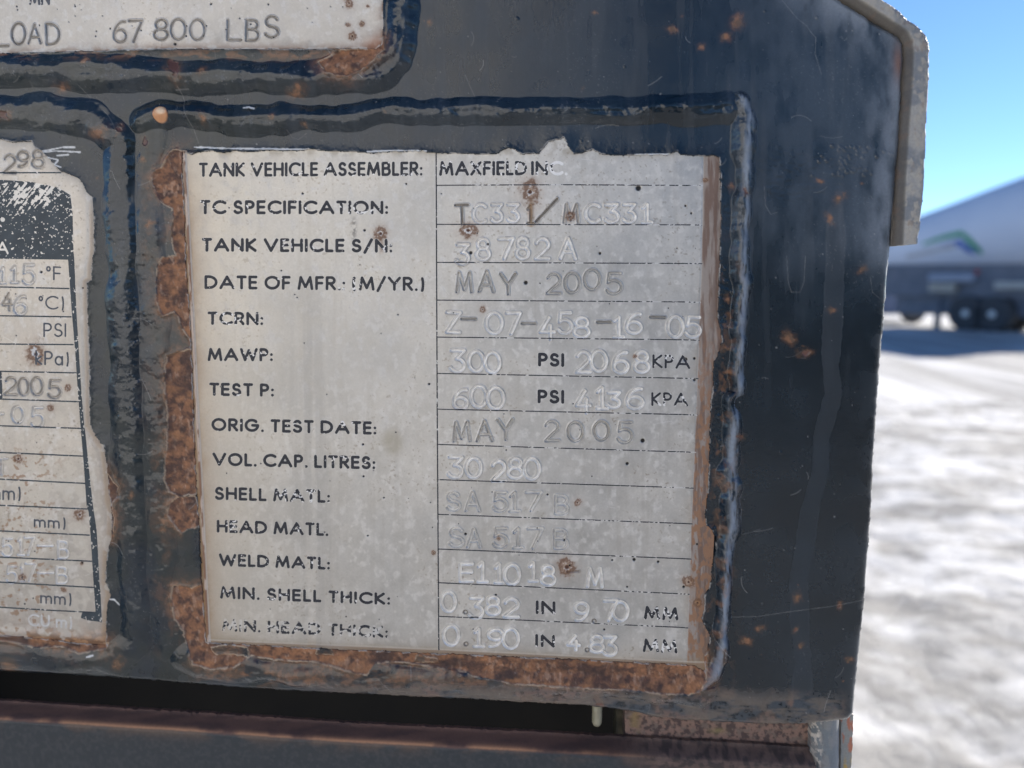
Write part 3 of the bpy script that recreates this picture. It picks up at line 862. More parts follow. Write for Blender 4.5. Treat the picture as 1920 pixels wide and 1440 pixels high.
# stain by the top edge, tan blotch, damp grey run under the S/N line
al = mix(al, (.30, .26, .20), np.exp(-np.maximum(V - 288, 0) / 7) * sm(.4, .65, n2) * .55)
al = mix(al, (.37, .33, .25), np.exp(-(np.hypot((U - 736) / 20, (V - 828) / 24)) ** 4) * .6)
al = mix(al, (.17, .165, .16), np.exp(-(np.hypot((U - 664) / 5, (V - 430) / 24)) ** 2) * sm(.35, .6, n3) * .9)
al = mix(al, (.33, .32, .305), np.exp(-((U - 580 - .04 * (V - 700)) / 46) ** 2) * sm(480, 640, V) * sm(.25, .6, fbm(U / 12, V / 300, 581, 3)) * .3)
rsm = np.random.RandomState(11)
T9 = dict(tone=1.0, depth=.20, w=2.9, dark_tone=.7)
TD = dict(tone=.22, depth=.30, dark_tone=.35)
ROWS = [
 ([('T',853,880,383,422)], dict(tone=-.75, depth=.22)), ([('C',885,911,382,420),('3',919,943,382,418),('3',949,974,382,418)], dict(tone=1.0, depth=.18, w=2.8)), ([('1',987,1003,384,421)], dict(tone=-.35)), ([('/',1004,1046,373,413)], dict(tone=-.7, depth=.24)), ([('M',1056,1086,382,419)], dict(tone=-.35)), ([('C',1096,1124,382,419),('3',1132,1161,382,419),('3',1166,1193,382,419),('1',1202,1224,382,419)], dict(tone=1.0, depth=.18, w=2.8)),
 ([('3',853,881,457,497),('8',891,919,447,489),('7',934,964,446,487),('8',966,993,445,487),('2',1002,1031,446,487),('A',1049,1081,446,487)], T9),
 ([('M',855,886,510,549),('A',897,927,507,548),('Y',937,968,512,553),('2',1024,1052,512,552),('0',1057,1088,510,551),('0',1094,1126,504,545),('5',1135,1167,511,553)], TD),
 ([('Z',836,864,584,625),('0',909,943,585,627),('7',948,977,585,628),('4',1011,1041,594,636),('5',1044,1074,585,627),('8',1074,1106,594,634),('1',1149,1171,593,634),('6',1173,1204,587,627),('0',1250,1282,592,634),('5',1283,1315,593,634)], dict(tone=1.0, depth=.17, w=2.8)),
 ([('-',864,893,588,608),('-',977,1005,596,617),('-',1118,1146,594,614),('-',1218,1248,585,605)], dict(tone=-.3, depth=.24)),
 ([('3',842,873,655,698),('0',877,908,657,698),('0',907,939,659,700),('2',1079,1108,658,700),('0',1106,1139,656,698),('6',1149,1179,659,701),('8',1188,1218,658,700)], T9),
 ([('6',849,878,729,768),('0',881,914,722,765),('0',912,946,725,768),('4',1079,1108,731,774),('1',1117,1141,725,768),('3',1136,1164,734,766),('6',1174,1207,727,768)], T9),
 ([('M',849,882,790,828),('A',893,924,788,828),('Y',932,963,785,826),('2',1021,1049,788,828),('0',1063,1094,790,829),('0',1112,1143,788,827),('5',1156,1187,790,832)], TD),
 ([('3',838,869,855,897),('0',872,904,857,897),('2',921,949,863,903),('8',951,981,858,898),('0',981,1013,858,900)], T9),
 ([('S',837,863,922,958),('A',872,900,921,959),('5',923,952,922,960),('1',954,976,922,960),('7',985,1016,921,959),('B',1040,1066,928,965)], dict(tone=.6, depth=.26)),
 ([('S',841,870,988,1026),('A',875,902,990,1027),('5',923,953,989,1028),('1',961,981,989,1029),('7',988,1019,989,1030),('B',1038,1065,992,1030)], dict(tone=.6, depth=.26)),
 ([('E',861,888,1055,1091),('1',894,916,1053,1092),('1',926,946,1056,1094),('0',944,976,1057,1097),('1',990,1010,1053,1091),('8',1013,1042,1059,1098),('M',1100,1131,1064,1101)], dict(tone=1.0, depth=.18, w=2.9)), ([('-',1062,1087,1060,1081)], dict(tone=-.6)),
 ([('0',826,856,1108,1148),('3',878,908,1119,1160),('8',910,939,1117,1154),('2',944,974,1121,1158),('9',1076,1104,1128,1164),('7',1131,1159,1124,1165),('0',1147,1179,1126,1165)], T9),
 ([('0',830,862,1171,1211),('1',887,909,1177,1213),('9',914,944,1178,1213),('0',941,974,1177,1217),('4',1063,1088,1190,1218),('8',1104,1133,1190,1224),('3',1129,1158,1192,1230)], T9)]
stamps(GM, h, al, ROWS, rsm)
for x, y in ((873, 1147), (1114, 1164), (874, 1207), (1101, 1218)):       # punched decimal points
    q = GM.sl(x - 10, y - 10, x + 10, y + 10)
    d = np.hypot(U[q] - x, V[q] - y)
    h[q] = h[q] - .22 * (1 - sm(1.5, 4.5, d)) + .08 * np.exp(-((d - 5.5) / 1.2) ** 2)
    al[q] = mix(al[q], (.11, .085, .06), .8 * np.exp(-((d - 3.6) / 1.4) ** 2))
for i, (x, y, r, w) in enumerate([(994,360,17,.9),(878,432,13,.9),(1070,406,8,.7),(714,438,12,.9),(1063,1063,17,.5),(1291,1091,9,.1),(1083,942,6,.4),(813,1036,4,.2),(935,1009,4,0),(1190,668,4,0),(1322,338,4,.2),(905,580,5,.3),(1308,1130,8,0)]):
    rustspot(GM, h, al, rg, met, x, y, r, w, i)
q = GM.sl(985, 375, 1005, 425)                                           # rust run below the first spot
al[q] = mix(al[q], (.36, .24, .14), np.exp(-((U[q] - 996) / 4.5) ** 2) * sm(370, 385, V[q]) * .7)
PH = [(1197,353,5),(986,530,3.6),(1205,826,4),(1176,869,3),(873,1001,2.5),(1068,1060,2),(1189,1049,3),(1234,1053,2.5),(805,720,2),(681,833,2),(682,893,2),(720,933,1.6),(1148,1050,1.8),(1027,927,1.8),(1176,1100,1.8),(1285,386,2),(1296,400,2),(1302,672,2.4),(1285,674,4),(1302,712,2.5),(883,474,3),(915,458,2),(1125,475,2.5),(1133,1180,2),(690,1004,1.6),(1058,1013,1.6),(1307,1020,2),(930,1115,2),(1282,1100,2.5),(762,345,1.5),(568,363,1.8),(684,432,2)]
for k in range(60):
    PH.append((rsm.uniform(400, 1310), rsm.uniform(310, 1200), rsm.uniform(.7, 1.3)))
pinholes(GM, h, al, PH)
LINES = [
 ('TANK VEHICLE ASSEMBLER:', (374,792,305,332,303,330), 2.15, .34, .06), ('TC SPECIFICATION:', (376,728,375,402,376.5,402), 2.3, .30, -.05), ('TANK VEHICLE S/N:', (379,736,446,472,448,474), 2.35, .26, 0), ('DATE OF MFR.: (M/YR.)', (384,796,516,542,519,546), 2.2, .24, .0),
 ('TCRN:', (390,494,584,609,585,610), 2.2, .62, -.45), ('MAWP:', (390,512,652,677,652.5,677.5), 2.2, .30, .04), ('TEST P:', (393,514,717,742,719,744), 2.25, .36, -.05), ('ORIG. TEST DATE:', (397,706,783,808,790,815), 2.25, .26, .05), ('VOL. CAP. LITRES:', (399,704,848,873,855,880), 2.25, .28, .05),
 ('SHELL MATL:', (403,619,912,937,918,943), 2.2, .28, .18), ('HEAD MATL.', (407,616,974,998,980,1005), 2.2, .30, 0), ('WELD MATL:', (411,619,1037,1061,1044,1068), 2.2, .32, .05), ('MIN. SHELL THICK:', (413,732,1098,1122,1111,1134), 2.2, .30, 0), ('MIN. HEAD THICK:', (417,728,1159,1183,1173,1196), 2.1, .78, -.05),
 ('MAXFIELD', (824,988,302,330,302,329), 2.2, .26, .2), ('INC.', (996,1064,302,329,302,329), 2.2, .42, 1.0), ('PSI', (1009,1058,661,687,662,688), 2.4, .02, 0), ('KPA', (1223,1294,664,690,666,692), 1.75, .16, .4), ('PSI', (1008,1058,730,756,731,757), 2.4, .12, 0), ('KPA', (1221,1290,735,761,736,762), 1.75, .38, .25),
 ('IN', (1004,1042,1125,1151,1127,1152), 2.3, .36, 0), ('MM', (1207,1272,1135,1161,1138,1163), 2.3, .42, .2), ('IN', (1003,1041,1188,1212,1190,1214), 2.2, .55, 0), ('MM', (1205,1270,1196,1222,1199,1225), 2.1, .62, .05)]
for i, (tx, bx, r, w, rp) in enumerate(LINES):
    pend.append((ink_line(GM, h, al, met, tx, bx, r, M_INK, None, w, rp, 3 + i, .9 if 'HEAD TH' not in tx else .25), None, tx))
RULES = [[(819,347.6),(1050,346.5),(1317,348)],[(819,420.7),(1280,421.7),(1316,422)],[(820,492),(1280,494),(1316,494.5)],[(820,562.7),(1280,566),(1313,567)],[(821,632),(1280,637),(1311,638)],[(821,700),(1280,709),(1309,710)],[(822,767),(1280,777),(1307,778)],[(822,833),(1280,847),(1304,848)],[(822,899),(1280,914),(1300,915)],[(823,964),(1280,981),(1298,982)],[(823,1029),(1280,1047),(1296,1048)],[(823,1092),(1280,1113),(1292,1114)],[(823,1155),(1280,1176),(1290,1177)],[(818,288),(820,760),(823,1218)]]
for i, P in enumerate(RULES):
    pend.append((ink_line(GM, h, al, met, '', None, 1.05 if i < 13 else 1.2, M_INK, None, .30 if i > 0 else .42, .35 if i < 13 else 0, 60 + i, .6, [P], 'ruled_line', (.72, .71, .69)), None, ''))
sdm = GM.poly(V_MAIN, 30)
kp = sdm < 3.5
kp = kp[:-1, :-1] & kp[1:, 1:]
met = np.clip(met, 0, 1); rg = np.clip(rg, .2, .9)
def finish_plate(G, h, al, rg, met, kp, name, label, cat, pend):
    r = empty(name, w3((float(G.xs.mean()), float(G.ys.mean()), 0)))
    tag(r, label, cat)
    body = cells_mesh('metal_sheet', G, h, kp, M_PLATE, None, {'alb': al, 'rgh': rg, 'met': met}, walls=.45)
    under(body, r)
    for fn, lab, tx in pend:
        o = fn()
        if o:
            under(o, r)
            if lab:
                o['label'] = lab
    return r
finish_plate(GM, h, al, rg, met, kp, 'data_plate', 'large silver data plate at the centre with rows of printed headings and stamped values', 'data plate', pend)

# --- the plate cut off by the left border of the photo
GL_ = Grid(axis(mm_of(-20, 700)[0], mm_of(218, 900)[0], QP * 1.05, mm_of(-560, 700)[0], mm_of(219, 900)[0]), np.arange(mm_of(0, 240)[1] - 2, mm_of(200, 1212)[1] + 1, QP * 1.05))
U, V = GL_.U, GL_.V
h, al, rg, met, n1, n2, n3 = plate_fields(GL_, 700, (.53, .49, .435), (.55, .50, .43), .3)
sdl = GL_.poly(V_LEFT, 60)
ed = np.exp(sdl / 12)
al = mix(al, (.34, .21, .11), np.clip(ed * (.25 + n2) * .8, 0, .9) * sm(700, 900, V + 200 * (U < 150)))
al = mix(al, (.45, .33, .22), np.exp(-((sdl + 5) / 4.0) ** 2) * .6 * sm(360, 420, V))
h = h + .22 * np.exp(-((sdl + 8) / 6.0) ** 2) * sm(350, 400, V)
met *= 1 - np.clip(ed * 1.2, 0, 1)
rb = np.exp(-np.maximum(1196 + .06 * U - V, 0) / 14)
cb = mix(np.zeros(GL_.shape + (3,), np.float32) + np.array([.20, .10, .05], np.float32), (.40, .21, .10), sm(.42, .6, fbm(U / 12, V / 7, 741, 4)))
m = np.clip(rb * 1.5 * sm(.22, .5, fbm(U / 20, V / 16, 745, 4)), 0, 1)
al = al * (1 - m[..., None]) + cb * m[..., None]
met *= 1 - m
blot = sm(.60, .66, fbm(U / 26, V / 26, 751, 3)) * sm(700, 820, V)
al = mix(al, (.60, .56, .49), blot * .6)
al = mix(al, (.30, .17, .09), sm(.64, .72, fbm(U / 9, V / 8, 755, 4)) * sm(820, 860, V) * sm(150, 60, U) * .7)
rsl = np.random.RandomState(23)
S5 = dict(tone=.5, depth=.15, w=2.4)
stamps(GL_, h, al, [
 ([('2',7,32,290,326),('9',33,56,283,314),('8',60,84,281,316)], dict(tone=-.25, depth=.2, w=2.4)),
 ([('1',0,14,500,532),('1',20,37,498,531),('5',42,67,495,534)], S5), ([('4',4,26,548,582)], dict(tone=-.4, depth=.18, w=2.4)), ([('6',26,51,554,591)], S5),
 ([('2',9,34,706,741),('0',34,56,707,742),('0',58,82,706,742),('5',90,116,711,747)], dict(tone=-.15, depth=.2, w=2.4)), ([('-',-18,8,766,785)], S5), ([('0',22,46,760,794),('5',58,84,762,802)], S5), ([('T',-8,16,857,891)], S5),
 ([('5',3,26,1007,1043),('1',33,48,1005,1041),('7',46,67,1005,1041),('-',71,101,1011,1033),('B',109,130,1012,1047)], dict(tone=.8, depth=.14, w=2.4)), ([('5',12,34,1059,1094),('1',38,49,1056,1090),('7',48,70,1054,1090),('-',71,102,1063,1083),('B',106,128,1061,1094)], dict(tone=.8, depth=.14, w=2.4))], rsl)
for i, (x, y, r, w) in enumerate([(68,664,15,.9),(42,1082,6,.3),(128,727,6,.3),(150,965,10,.5),(35,860,9,.3),(120,1105,4,0),(154,1056,3,0),(96,765,6,.2)]):
    rustspot(GL_, h, al, rg, met, x, y, r, w, 20 + i)
pinholes(GL_, h, al, [(78,510,2.2),(157,540,1.6),(47,1132,1.5),(155,1055,2)] + [(rsl.uniform(0, 130), rsl.uniform(500, 1150), rsl.uniform(.7, 1.3)) for _ in range(14)])
pl = []
# dark printed field, its right hand strip and row borders
q = GL_.sl(-520, 328, 200, 1172)
Uq, Vq = U[q], V[q]
def area(pts):
    return -GL_.poly(pts, 40)[q]
top_f = area([(-520,326),(0,337),(60,341),(110,352),(133,366),(137,400),(139,480),(128,487),(-520,478)])
strip = area([(128,480),(135,580),(142,663),(147,740),(152,800),(158,873),(163,947),(167,960),(171,1010),(175,1077),(180,1147),(155,1147),(152,1158),(166,1163),(193,1166),(187,1077),(182,993),(175,947),(167,873),(160,800),(154,740),(149,663),(144,580),(140,480),(138,470),(126,470)])
blk = area([(-520,690),(4,697),(6,749),(-520,740)])
F = np.maximum.reduce([top_f, strip, blk])
di = np.abs((Uq - 20) * .55 + (Vq - 330) * .85)
scrape = fbm((Uq + Vq * .8) / 4, (Vq - Uq * .75) / 34, 771, 3)
wz = np.exp(-(np.hypot((Uq - 62) / 80, (Vq - 352) / 48)) ** 2) * .27 + .02
fl = np.where(Vq < 480, (scrape * .55 + .45 * fbm(Uq / 5, Vq / 4, 775, 3) - .20 - wz - .02), .3)
fl = np.minimum(fl, (fbm(Uq / 3.4, Vq / 3.4, 781, 2) - .235))
dA = stroke_dist(GL_, q, char_strokes('A', -6, 17, 453, 476, 1.8), 6)
dot = np.hypot(Uq - 6, Vq - 412) - 4.2
F = np.minimum.reduce([F, fl * 22, dA - 1.9, dot])
al[q] = mix(al[q], (.70, .685, .65), sm(-.5, .5, np.maximum.reduce([top_f, strip, blk])) * .75)
M_NAVY = noise_material('navy_ink', (.020, .034, .046), (.040, .060, .075), 260, .45)
FN, hN = F, h
pl.append((lambda: march('printed_field', GL_, q, FN, hN[q], M_NAVY, None, .018), 'dark navy printed field, scraped pale at its upper right', ''))
for i, P in enumerate([[(-520,315),(0,324),(115,324)],[(-520,530),(0,538),(130,541)],[(-520,584),(0,592),(134,594)],[(-520,638),(0,645),(138,646)],[(-520,688),(0,696),(143,699)],[(-520,740),(0,748),(147,753)],[(-520,788),(0,798),(152,803)],[(-520,836),(0,848),(156,855)],[(-520,884),(0,898),(160,906)],[(-520,932),(0,947),(164,954)],[(-520,978),(0,995),(168,1003)],[(-520,1026),(0,1044),(173,1052)],[(-520,1072),(0,1091),(176,1101)],[(-520,1115),(0,1138),(100,1144),(180,1148)]]):
    pl.append((ink_line(GL_, h, al, met, '', None, 1.35, M_NAVY, None, .28, 0, 130 + i, .5, [P], 'ruled_line'), None, ''))
for i, (tx, bx, r, w) in enumerate([('~F', (87,116,498,525,500,526), 1.25, .15), ('~C)', (73,121,554,580,555,581), 1.25, .1), ('PSI', (82,125,605,632,606,632), 1.3, .1), ('kPa)', (67,130,657,684,659,686), 1.4, .1), ('mm)', (-22,40,910,937,911,938), 1.4, .1), ('mm)', (64,124,966,988,969,992), 1.35, .05), ('mm)', (76,135,1108,1131,1111,1135), 1.35, .05)]):
    pl.append((ink_line(GL_, h, al, met, tx, bx, r, M_INKG, None, w, 0, 160 + i, .3), None, tx))
pl.append((ink_line(GL_, h, al, met, 'CU m)', (53,136,1150,1173,1155,1178), 1.4, M_INKW, None, .42, .1, 180, .3), None, ''))
kp = sdl < 3.5
kp = kp[:-1, :-1] & kp[1:, 1:]
finish_plate(GL_, h, al, np.clip(rg, .2, .9), np.clip(met, 0, 1), kp, 'data_plate', 'data plate at the left border with a scraped dark navy header and border strip', 'data plate', pl)

# --- the plate cut off by the top border
GT = Grid(axis(mm_of(-20, 60)[0], mm_of(722, 60)[0], QP * 1.05, mm_of(-520, 60)[0], mm_of(723, 60)[0]), axis(mm_of(300, -25)[1], mm_of(0, 120)[1], QP * 1.05, mm_of(300, -400)[1], mm_of(0, 121)[1]))
U, V = GT.U, GT.V
h, al, rg, met, n1, n2, n3 = plate_fields(GT, 800, (.51, .485, .445), (.53, .495, .445), .2)
sdt = GT.poly(V_TOP, 60)
al = mix(al, (.26, .25, .235), sm(.5, .66, fbm(U / 40, V / 30, 841, 4)) * .45 * sm(20, 90, V))
al = mix(al, (.27, .16, .10), np.exp(sdt / 7) * sm(.25, .6, fbm(U / 14, V / 8, 845, 4)))
al = mix(al, (.27, .12, .065), np.clip(np.exp(-np.hypot((U - 705) / 24, (V - 88) / 20) ** 2) * 1.2 * (.3 + n2), 0, 1))
met *= 1 - np.clip(np.exp(sdt / 8), 0, 1)
al = mix(al, (.62, .58, .52), np.exp(-((sdt + 1.5) / 1.2) ** 2) * sm(.48, .58, fbm(U / 16, V / 16, 851, 2)) * .8)
TT = dict(tone=-.5, depth=.17, w=2.2)
stamps(GT, h, al, [([('L',-5,18,54,88),('O',22,50,43,85),('A',53,79,45,83),('D',87,114,44,85)], TT), ([('6',213,239,40,81),('7',242,269,38,80),('8',289,317,36,77),('0',320,350,35,76),('0',356,386,36,77),('L',426,453,37,77),('B',461,487,37,78),('S',496,524,30,72)], TT)], np.random.RandomState(4))
for i, (x, y, r, w) in enumerate([(655,6,7,.2),(653,47,4,.2),(679,45,5,0),(661,68,8,.1),(690,12,3,0)]):
    rustspot(GT, h, al, rg, met, x, y, r, w, 40 + i)
pinholes(GT, h, al, [(329,83,2.4),(396,8,1.6)] + [(np.random.RandomState(60 + k).uniform(0, 700), np.random.RandomState(90 + k).uniform(0, 80), .5 + .2 * (k % 5)) for k in range(40)])
pt = [(ink_line(GT, h, al, met, 'MN', (56,94,-18,10,-18,10), 1.8, M_INKG, None, .5, 0, 190, .3), None, 'MN')]
kp = sdt < 3.5
kp = kp[:-1, :-1] & kp[1:, 1:]
finish_plate(GT, h, al, np.clip(rg, .2, .9), np.clip(met, 0, 1), kp, 'data_plate', 'data plate at the top border stamped LOAD 67 800 LBS, its lower corner rusted', 'data plate', pt)

# ------------------------------------------------------------------ bent bar along the upper right edge
RIM_O = [(900,-500),(1500,-106),(1638,0),(1660,14),(1678,27),(1693,43),(1712,55),(1727,72),(1733,86),(1735,100),(1734,160),(1730,230),(1727,300),(1724,360),(1718,420),(1713,458)]
RIM_I = [(1675,461),(1679,345),(1683,280),(1688,215),(1692,150),(1694,105),(1692,86),(1685,72),(1640,42),(1573,-2),(900,-423)]
GR = Grid(axis(mm_of(1560, 0)[0], mm_of(1742, 60)[0], .16, mm_of(1150, -300)[0], mm_of(1742, 60)[0] + .3), axis(mm_of(1640, -20)[1], mm_of(1700, 470)[1], .2, mm_of(1500, -300)[1], mm_of(1700, 470)[1] + .5))
U, V = GR.U, GR.V
o = -(GR.poly(RIM_O + RIM_I, 40, .6, 9, 901))
di, _, _ = GR.polyline(RIM_I, 40)
do, _, _ = GR.polyline(RIM_O, 40)
n1, n2, n3 = fbm(U / 40, V / 40, 911, 4), fbm(U / 9, V / 12, 921, 4), fbm(U / 3, V / 3, 931, 3)
h = -1.6 + 3.8 * np.clip((di - 2) / 11, 0, 1) + .25 * (n1 - .5) + .28 * (n2 - .5) * sm(8, 20, di) + .05 * (n3 - .5)
h = h - 1.1 * (1 - np.sqrt(np.clip(1 - (1 - np.clip(do / 4, 0, 1)) ** 2, 0, 1)))
flk = sm(.5, .6, fbm(U / 6, V / 11, 941, 3)) * np.exp(-do / 9) * sm(2, 6, do)
h = h + .22 * flk
al = np.zeros(GR.shape + (3,), np.float32) + np.array([.36, .35, .325], np.float32)
al = mix(al, (.17, .19, .215), sm(.48, .64, n1) * .8)
al = mix(al, (.40, .37, .32), sm(.5, .7, n2) * .8)
al = mix(al, (.36, .33, .28), flk)
al = mix(al, (.13, .115, .10), (1 - sm(10, 14, di)) * .8)  # shade of the inner bevel painted into its colour
al = mix(al, (.24, .17, .13), sm(.66, .76, fbm(U / 12, V / 20, 951, 4)) * .4)
rg = .62 + .2 * (n2 - .5)
keep, DX, DY = snap_outline(GR, -o)
bar = empty('edge_bar', w3(mm_of(1710, 300)))
tag(bar, 'thick bent grey weathered bar wrapping the upper right corner of the navy plate', 'metal bar')
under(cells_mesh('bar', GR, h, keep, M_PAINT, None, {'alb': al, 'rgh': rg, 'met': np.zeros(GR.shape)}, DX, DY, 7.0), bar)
def prism(name, pts_mm, z0, z1, mat, parent=None):
    """solid from an outline in plate mm between depths z0 (near) and z1 (far)"""
    n = len(pts_mm)
    V = np.array([(x, y, z0) for x, y in pts_mm] + [(x, y, z1) for x, y in pts_mm], float)
    loops = list(range(n))[::-1] + list(range(n, 2 * n))
    cnt = [n, n]
    for i in range(n):
        j = (i + 1) % n
        loops += [i, j, n + j, n + i]
        cnt.append(4)
    ob = build_mesh(name, V, np.array(loops), np.array(cnt), mat, None, smooth=False)
    b = bmesh.new(); b.from_mesh(ob.data); bmesh.ops.recalc_face_normals(b, faces=b.faces); b.to_mesh(ob.data); b.free()
    if parent:
        under(ob, parent)
    return ob
M_RUSTY = noise_material('rusty_steel', (.06, .035, .03), (.20, .10, .06), 320, .8, 0, .00025, 6)
spk = [mm_of(u, v, 5)[:2] for u, v in ((1716, 371), (1728, 377), (1718, 396), (1706, 396), (1706, 371))]
under(prism('tack', spk, 4.2, 5.6, M_RUSTY), bar)

# ------------------------------------------------------------------ what is under the plate: rail, angle, tube, pin and the dark bay
def rough_piece(name, outline, D, hfun, colfun, depth, step, jit=1.2, lim=None):
    us, vs = [p[0] for p in outline], [p[1] for p in outline]
    a, b = mm_of(min(us), max(vs), D), mm_of(max(us), min(vs), D)
    x0, y0, x1, y1 = min(mm_of(u, v, D)[0] for u, v in outline), min(mm_of(u, v, D)[1] for u, v in outline), max(mm_of(u, v, D)[0] for u, v in outline), max(mm_of(u, v, D)[1] for u, v in outline)
    f0, f1 = max(x0, mm_of(-15, 1400, D)[0]), x1
    g1 = min(y1, mm_of(900, 1450, D)[1])
    G = Grid(axis(f0, f1, step, x0, x1 + .2), axis(y0, g1, step, y0, y1 + .2), D)
    o = -(G.poly(outline, 60, jit, 7, 1001))
    h = hfun(G, o)
    al, rg = colfun(G, o)
    keep, DX, DY = snap_outline(G, -o)
    return cells_mesh(name, G, h, keep, M_PAINT, None, {'alb': al, 'rgh': rg, 'met': np.zeros(G.shape)}, DX, DY, depth)
RAIL_T = [(-1300,1222),(-300,1310),(0,1333),(200,1346),(400,1358),(640,1375),(900,1388),(1150,1401),(1280,1409),(1420,1417),(1530,1424)]
def rail_h(G, o):
    d, _, _ = G.polyline(RAIL_T, 60)
    n = fbm(G.U / 30, G.V / 30, 1011, 4)
    return -5.0 * (1 - sm(0, 17, d)) + .1 * (n - .5) - .25 * np.exp(-((d - 17) / 2.5) ** 2)
def rail_c(G, o):
    U, V = G.U, G.V
    d, _, _ = G.polyline(RAIL_T, 60)
    n, f = fbm(U / 60, V / 30, 1021, 4), fbm(U / 6, V / 6, 1031, 4)
    al = np.zeros(G.shape + (3,), np.float32) + np.array([.014, .023, .033], np.float32)
    al = mix(al, (.055, .06, .066), sm(.4, .75, f) * .4 + .06 * n)
    w = 1 - sm(16, 20, d + 4 * (n - .5) + 2 * (f - .5))
    r = mix(np.zeros(G.shape + (3,), np.float32) + np.array([.15, .080, .062], np.float32), (.10, .056, .047), sm(.35, .7, fbm(U / 60, V / 4, 1041, 4)))
    r = mix(r, (.55, .28, .15), np.exp(-((d - 15) / 2.6) ** 2) * sm(.35, .6, n) * .9)
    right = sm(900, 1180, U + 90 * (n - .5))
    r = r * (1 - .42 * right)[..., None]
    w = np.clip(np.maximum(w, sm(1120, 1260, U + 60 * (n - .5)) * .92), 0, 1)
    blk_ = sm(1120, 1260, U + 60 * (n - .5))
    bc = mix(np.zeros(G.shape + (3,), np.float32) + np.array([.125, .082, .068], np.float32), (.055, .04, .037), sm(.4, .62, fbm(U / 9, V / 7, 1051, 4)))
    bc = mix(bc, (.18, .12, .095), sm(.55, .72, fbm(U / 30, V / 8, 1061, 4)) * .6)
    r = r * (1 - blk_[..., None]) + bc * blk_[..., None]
    al = al * (1 - w[..., None]) + r * w[..., None]
    al = mix(al, (.2, .11, .06), np.exp(-np.maximum(d - 18, 0) / 8) * (1 - w) * sm(.4, .7, n) * .6)
    return al, .42 + .35 * w + .1 * n
rail = empty('frame_rail', w3(mm_of(700, 1420, 9)))
tag(rail, 'navy frame rail with a rusted top edge running below the dark slot', 'steel rail')
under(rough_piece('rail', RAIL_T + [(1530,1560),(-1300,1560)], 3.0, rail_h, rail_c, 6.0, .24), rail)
def ang_h(G, o):
    return .3 * (fbm(G.U / 14, G.V / 14, 1101, 4) - .5)
def ang_c(G, o):
    U, V = G.U, G.V
    n, f = fbm(U / 26, V / 20, 1111, 4), fbm(U / 6, V / 6, 1121, 4)
    al = np.zeros(G.shape + (3,), np.float32) + np.array([.26, .165, .13], np.float32)
    al = mix(al, (.09, .06, .055), sm(.42, .6, f))
    al = mix(al, (.19, .145, .12), sm(.55, .7, fbm(U / 9, V / 9, 1131, 4)) * .8)
    al = mix(al, (.26, .18, .08), np.exp(-((U - 1190) / 9) ** 2) * sm(.4, .55, n) * .8)
    al = mix(al, (.30, .24, .11), np.exp(-(np.hypot((U - 1345) / 14, (V - 1370) / 5)) ** 2) * .7)
    return al, .75 + .1 * n
angle = empty('corner_angle', w3(mm_of(1350, 1380, 12)))
tag(angle, 'short brown rusted angle between the plate lip and the frame rail', 'steel angle')
under(rough_piece('web', [(1172,1290),(1531,1320),(1528,1437),(1172,1420)], 9.5, ang_h, ang_c, 13.0, .24), angle)
def tube_h(G, o):
    U = G.U
    k = (U - 1552) / 27
    return 3.4 * (np.sqrt(np.clip(1 - np.clip(k, -.98, .98) ** 2, 0, 1)) - 1) + .25 * np.exp(-((U - 1535) / 5) ** 2) * fbm(U / 4, G.V / 9, 1201, 3)
def tube_c(G, o):
    U, V = G.U, G.V
    n, f = fbm(U / 14, V / 40, 1211, 4), fbm(U / 4, V / 7, 1221, 4)
    al = np.zeros(G.shape + (3,), np.float32) + np.array([.16, .185, .205], np.float32)
    al = mix(al, (.09, .10, .115), sm(.4, .65, f) * (1 - sm(1538, 1552, U)))
    al = mix(al, (.55, .51, .46), (1 - sm(1534, 1544, U + 9 * (n - .5))) * sm(.5, .6, f))
    al = mix(al, (.26, .25, .24), sm(.45, .6, n) * .5)
    return al, .5 + .2 * (n - .5)
tube = empty('corner_tube', w3(mm_of(1555, 1400, 10)))
tag(tube, 'pale blue grey tube with flaking paint under the lower right corner of the plate', 'steel tube')
under(rough_piece('tube', [(1526,1330),(1580,1334),(1577,1560),(1524,1560)], 4.5, tube_h, tube_c, 7.0, .18), tube)
def st_c(G, o):
    U, V = G.U, G.V
    n = fbm(U / 7, V / 22, 1311, 4)
    al = np.zeros(G.shape + (3,), np.float32) + np.array([.26, .27, .26], np.float32)
    al = mix(al, (.42, .16, .10), sm(.52, .64, n))
    al = mix(al, (.45, .30, .08), sm(1410, 1440, V) * sm(.4, .55, n))
    return al, .6 + 0 * n
under(rough_piece('side_strip', [(1578,1340),(1600,1340),(1592,1560),(1574,1560)], 9.0, lambda G, o: .3 * (fbm(G.U / 8, G.V / 20, 1321, 3) - .5), st_c, 14.0, .2), tube)
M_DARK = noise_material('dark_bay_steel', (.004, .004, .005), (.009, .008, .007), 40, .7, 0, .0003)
M_POST = noise_material('olive_post', (.05, .05, .035), (.16, .14, .09), 300, .55, 0, .0002, lo=.4, hi=.7)
M_PIN = noise_material('pale_pin', (.28, .26, .18), (.40, .37, .27), 400, .45)
post = empty('slot_post', w3(mm_of(1165, 1370, 30)))
tag(post, 'narrow olive grey post inside the right end of the dark slot', 'steel post')
pa, pb = mm_of(1154, 1370, 26), mm_of(1186, 1370, 26)
b0 = bmesh.new()
rr = 1.0
ring = []
prof = []
for cx, cy, a0 in ((pb[0] - rr, 40 - rr, 0), (pa[0] + rr, 40 - rr, 90), (pa[0] + rr, 26 + rr, 180), (pb[0] - rr, 26 + rr, 270)):
    for k in range(5):
        a = math.radians(a0 + 22.5 * k)
        prof.append((cx + rr * math.cos(a), cy + rr * math.sin(a)))
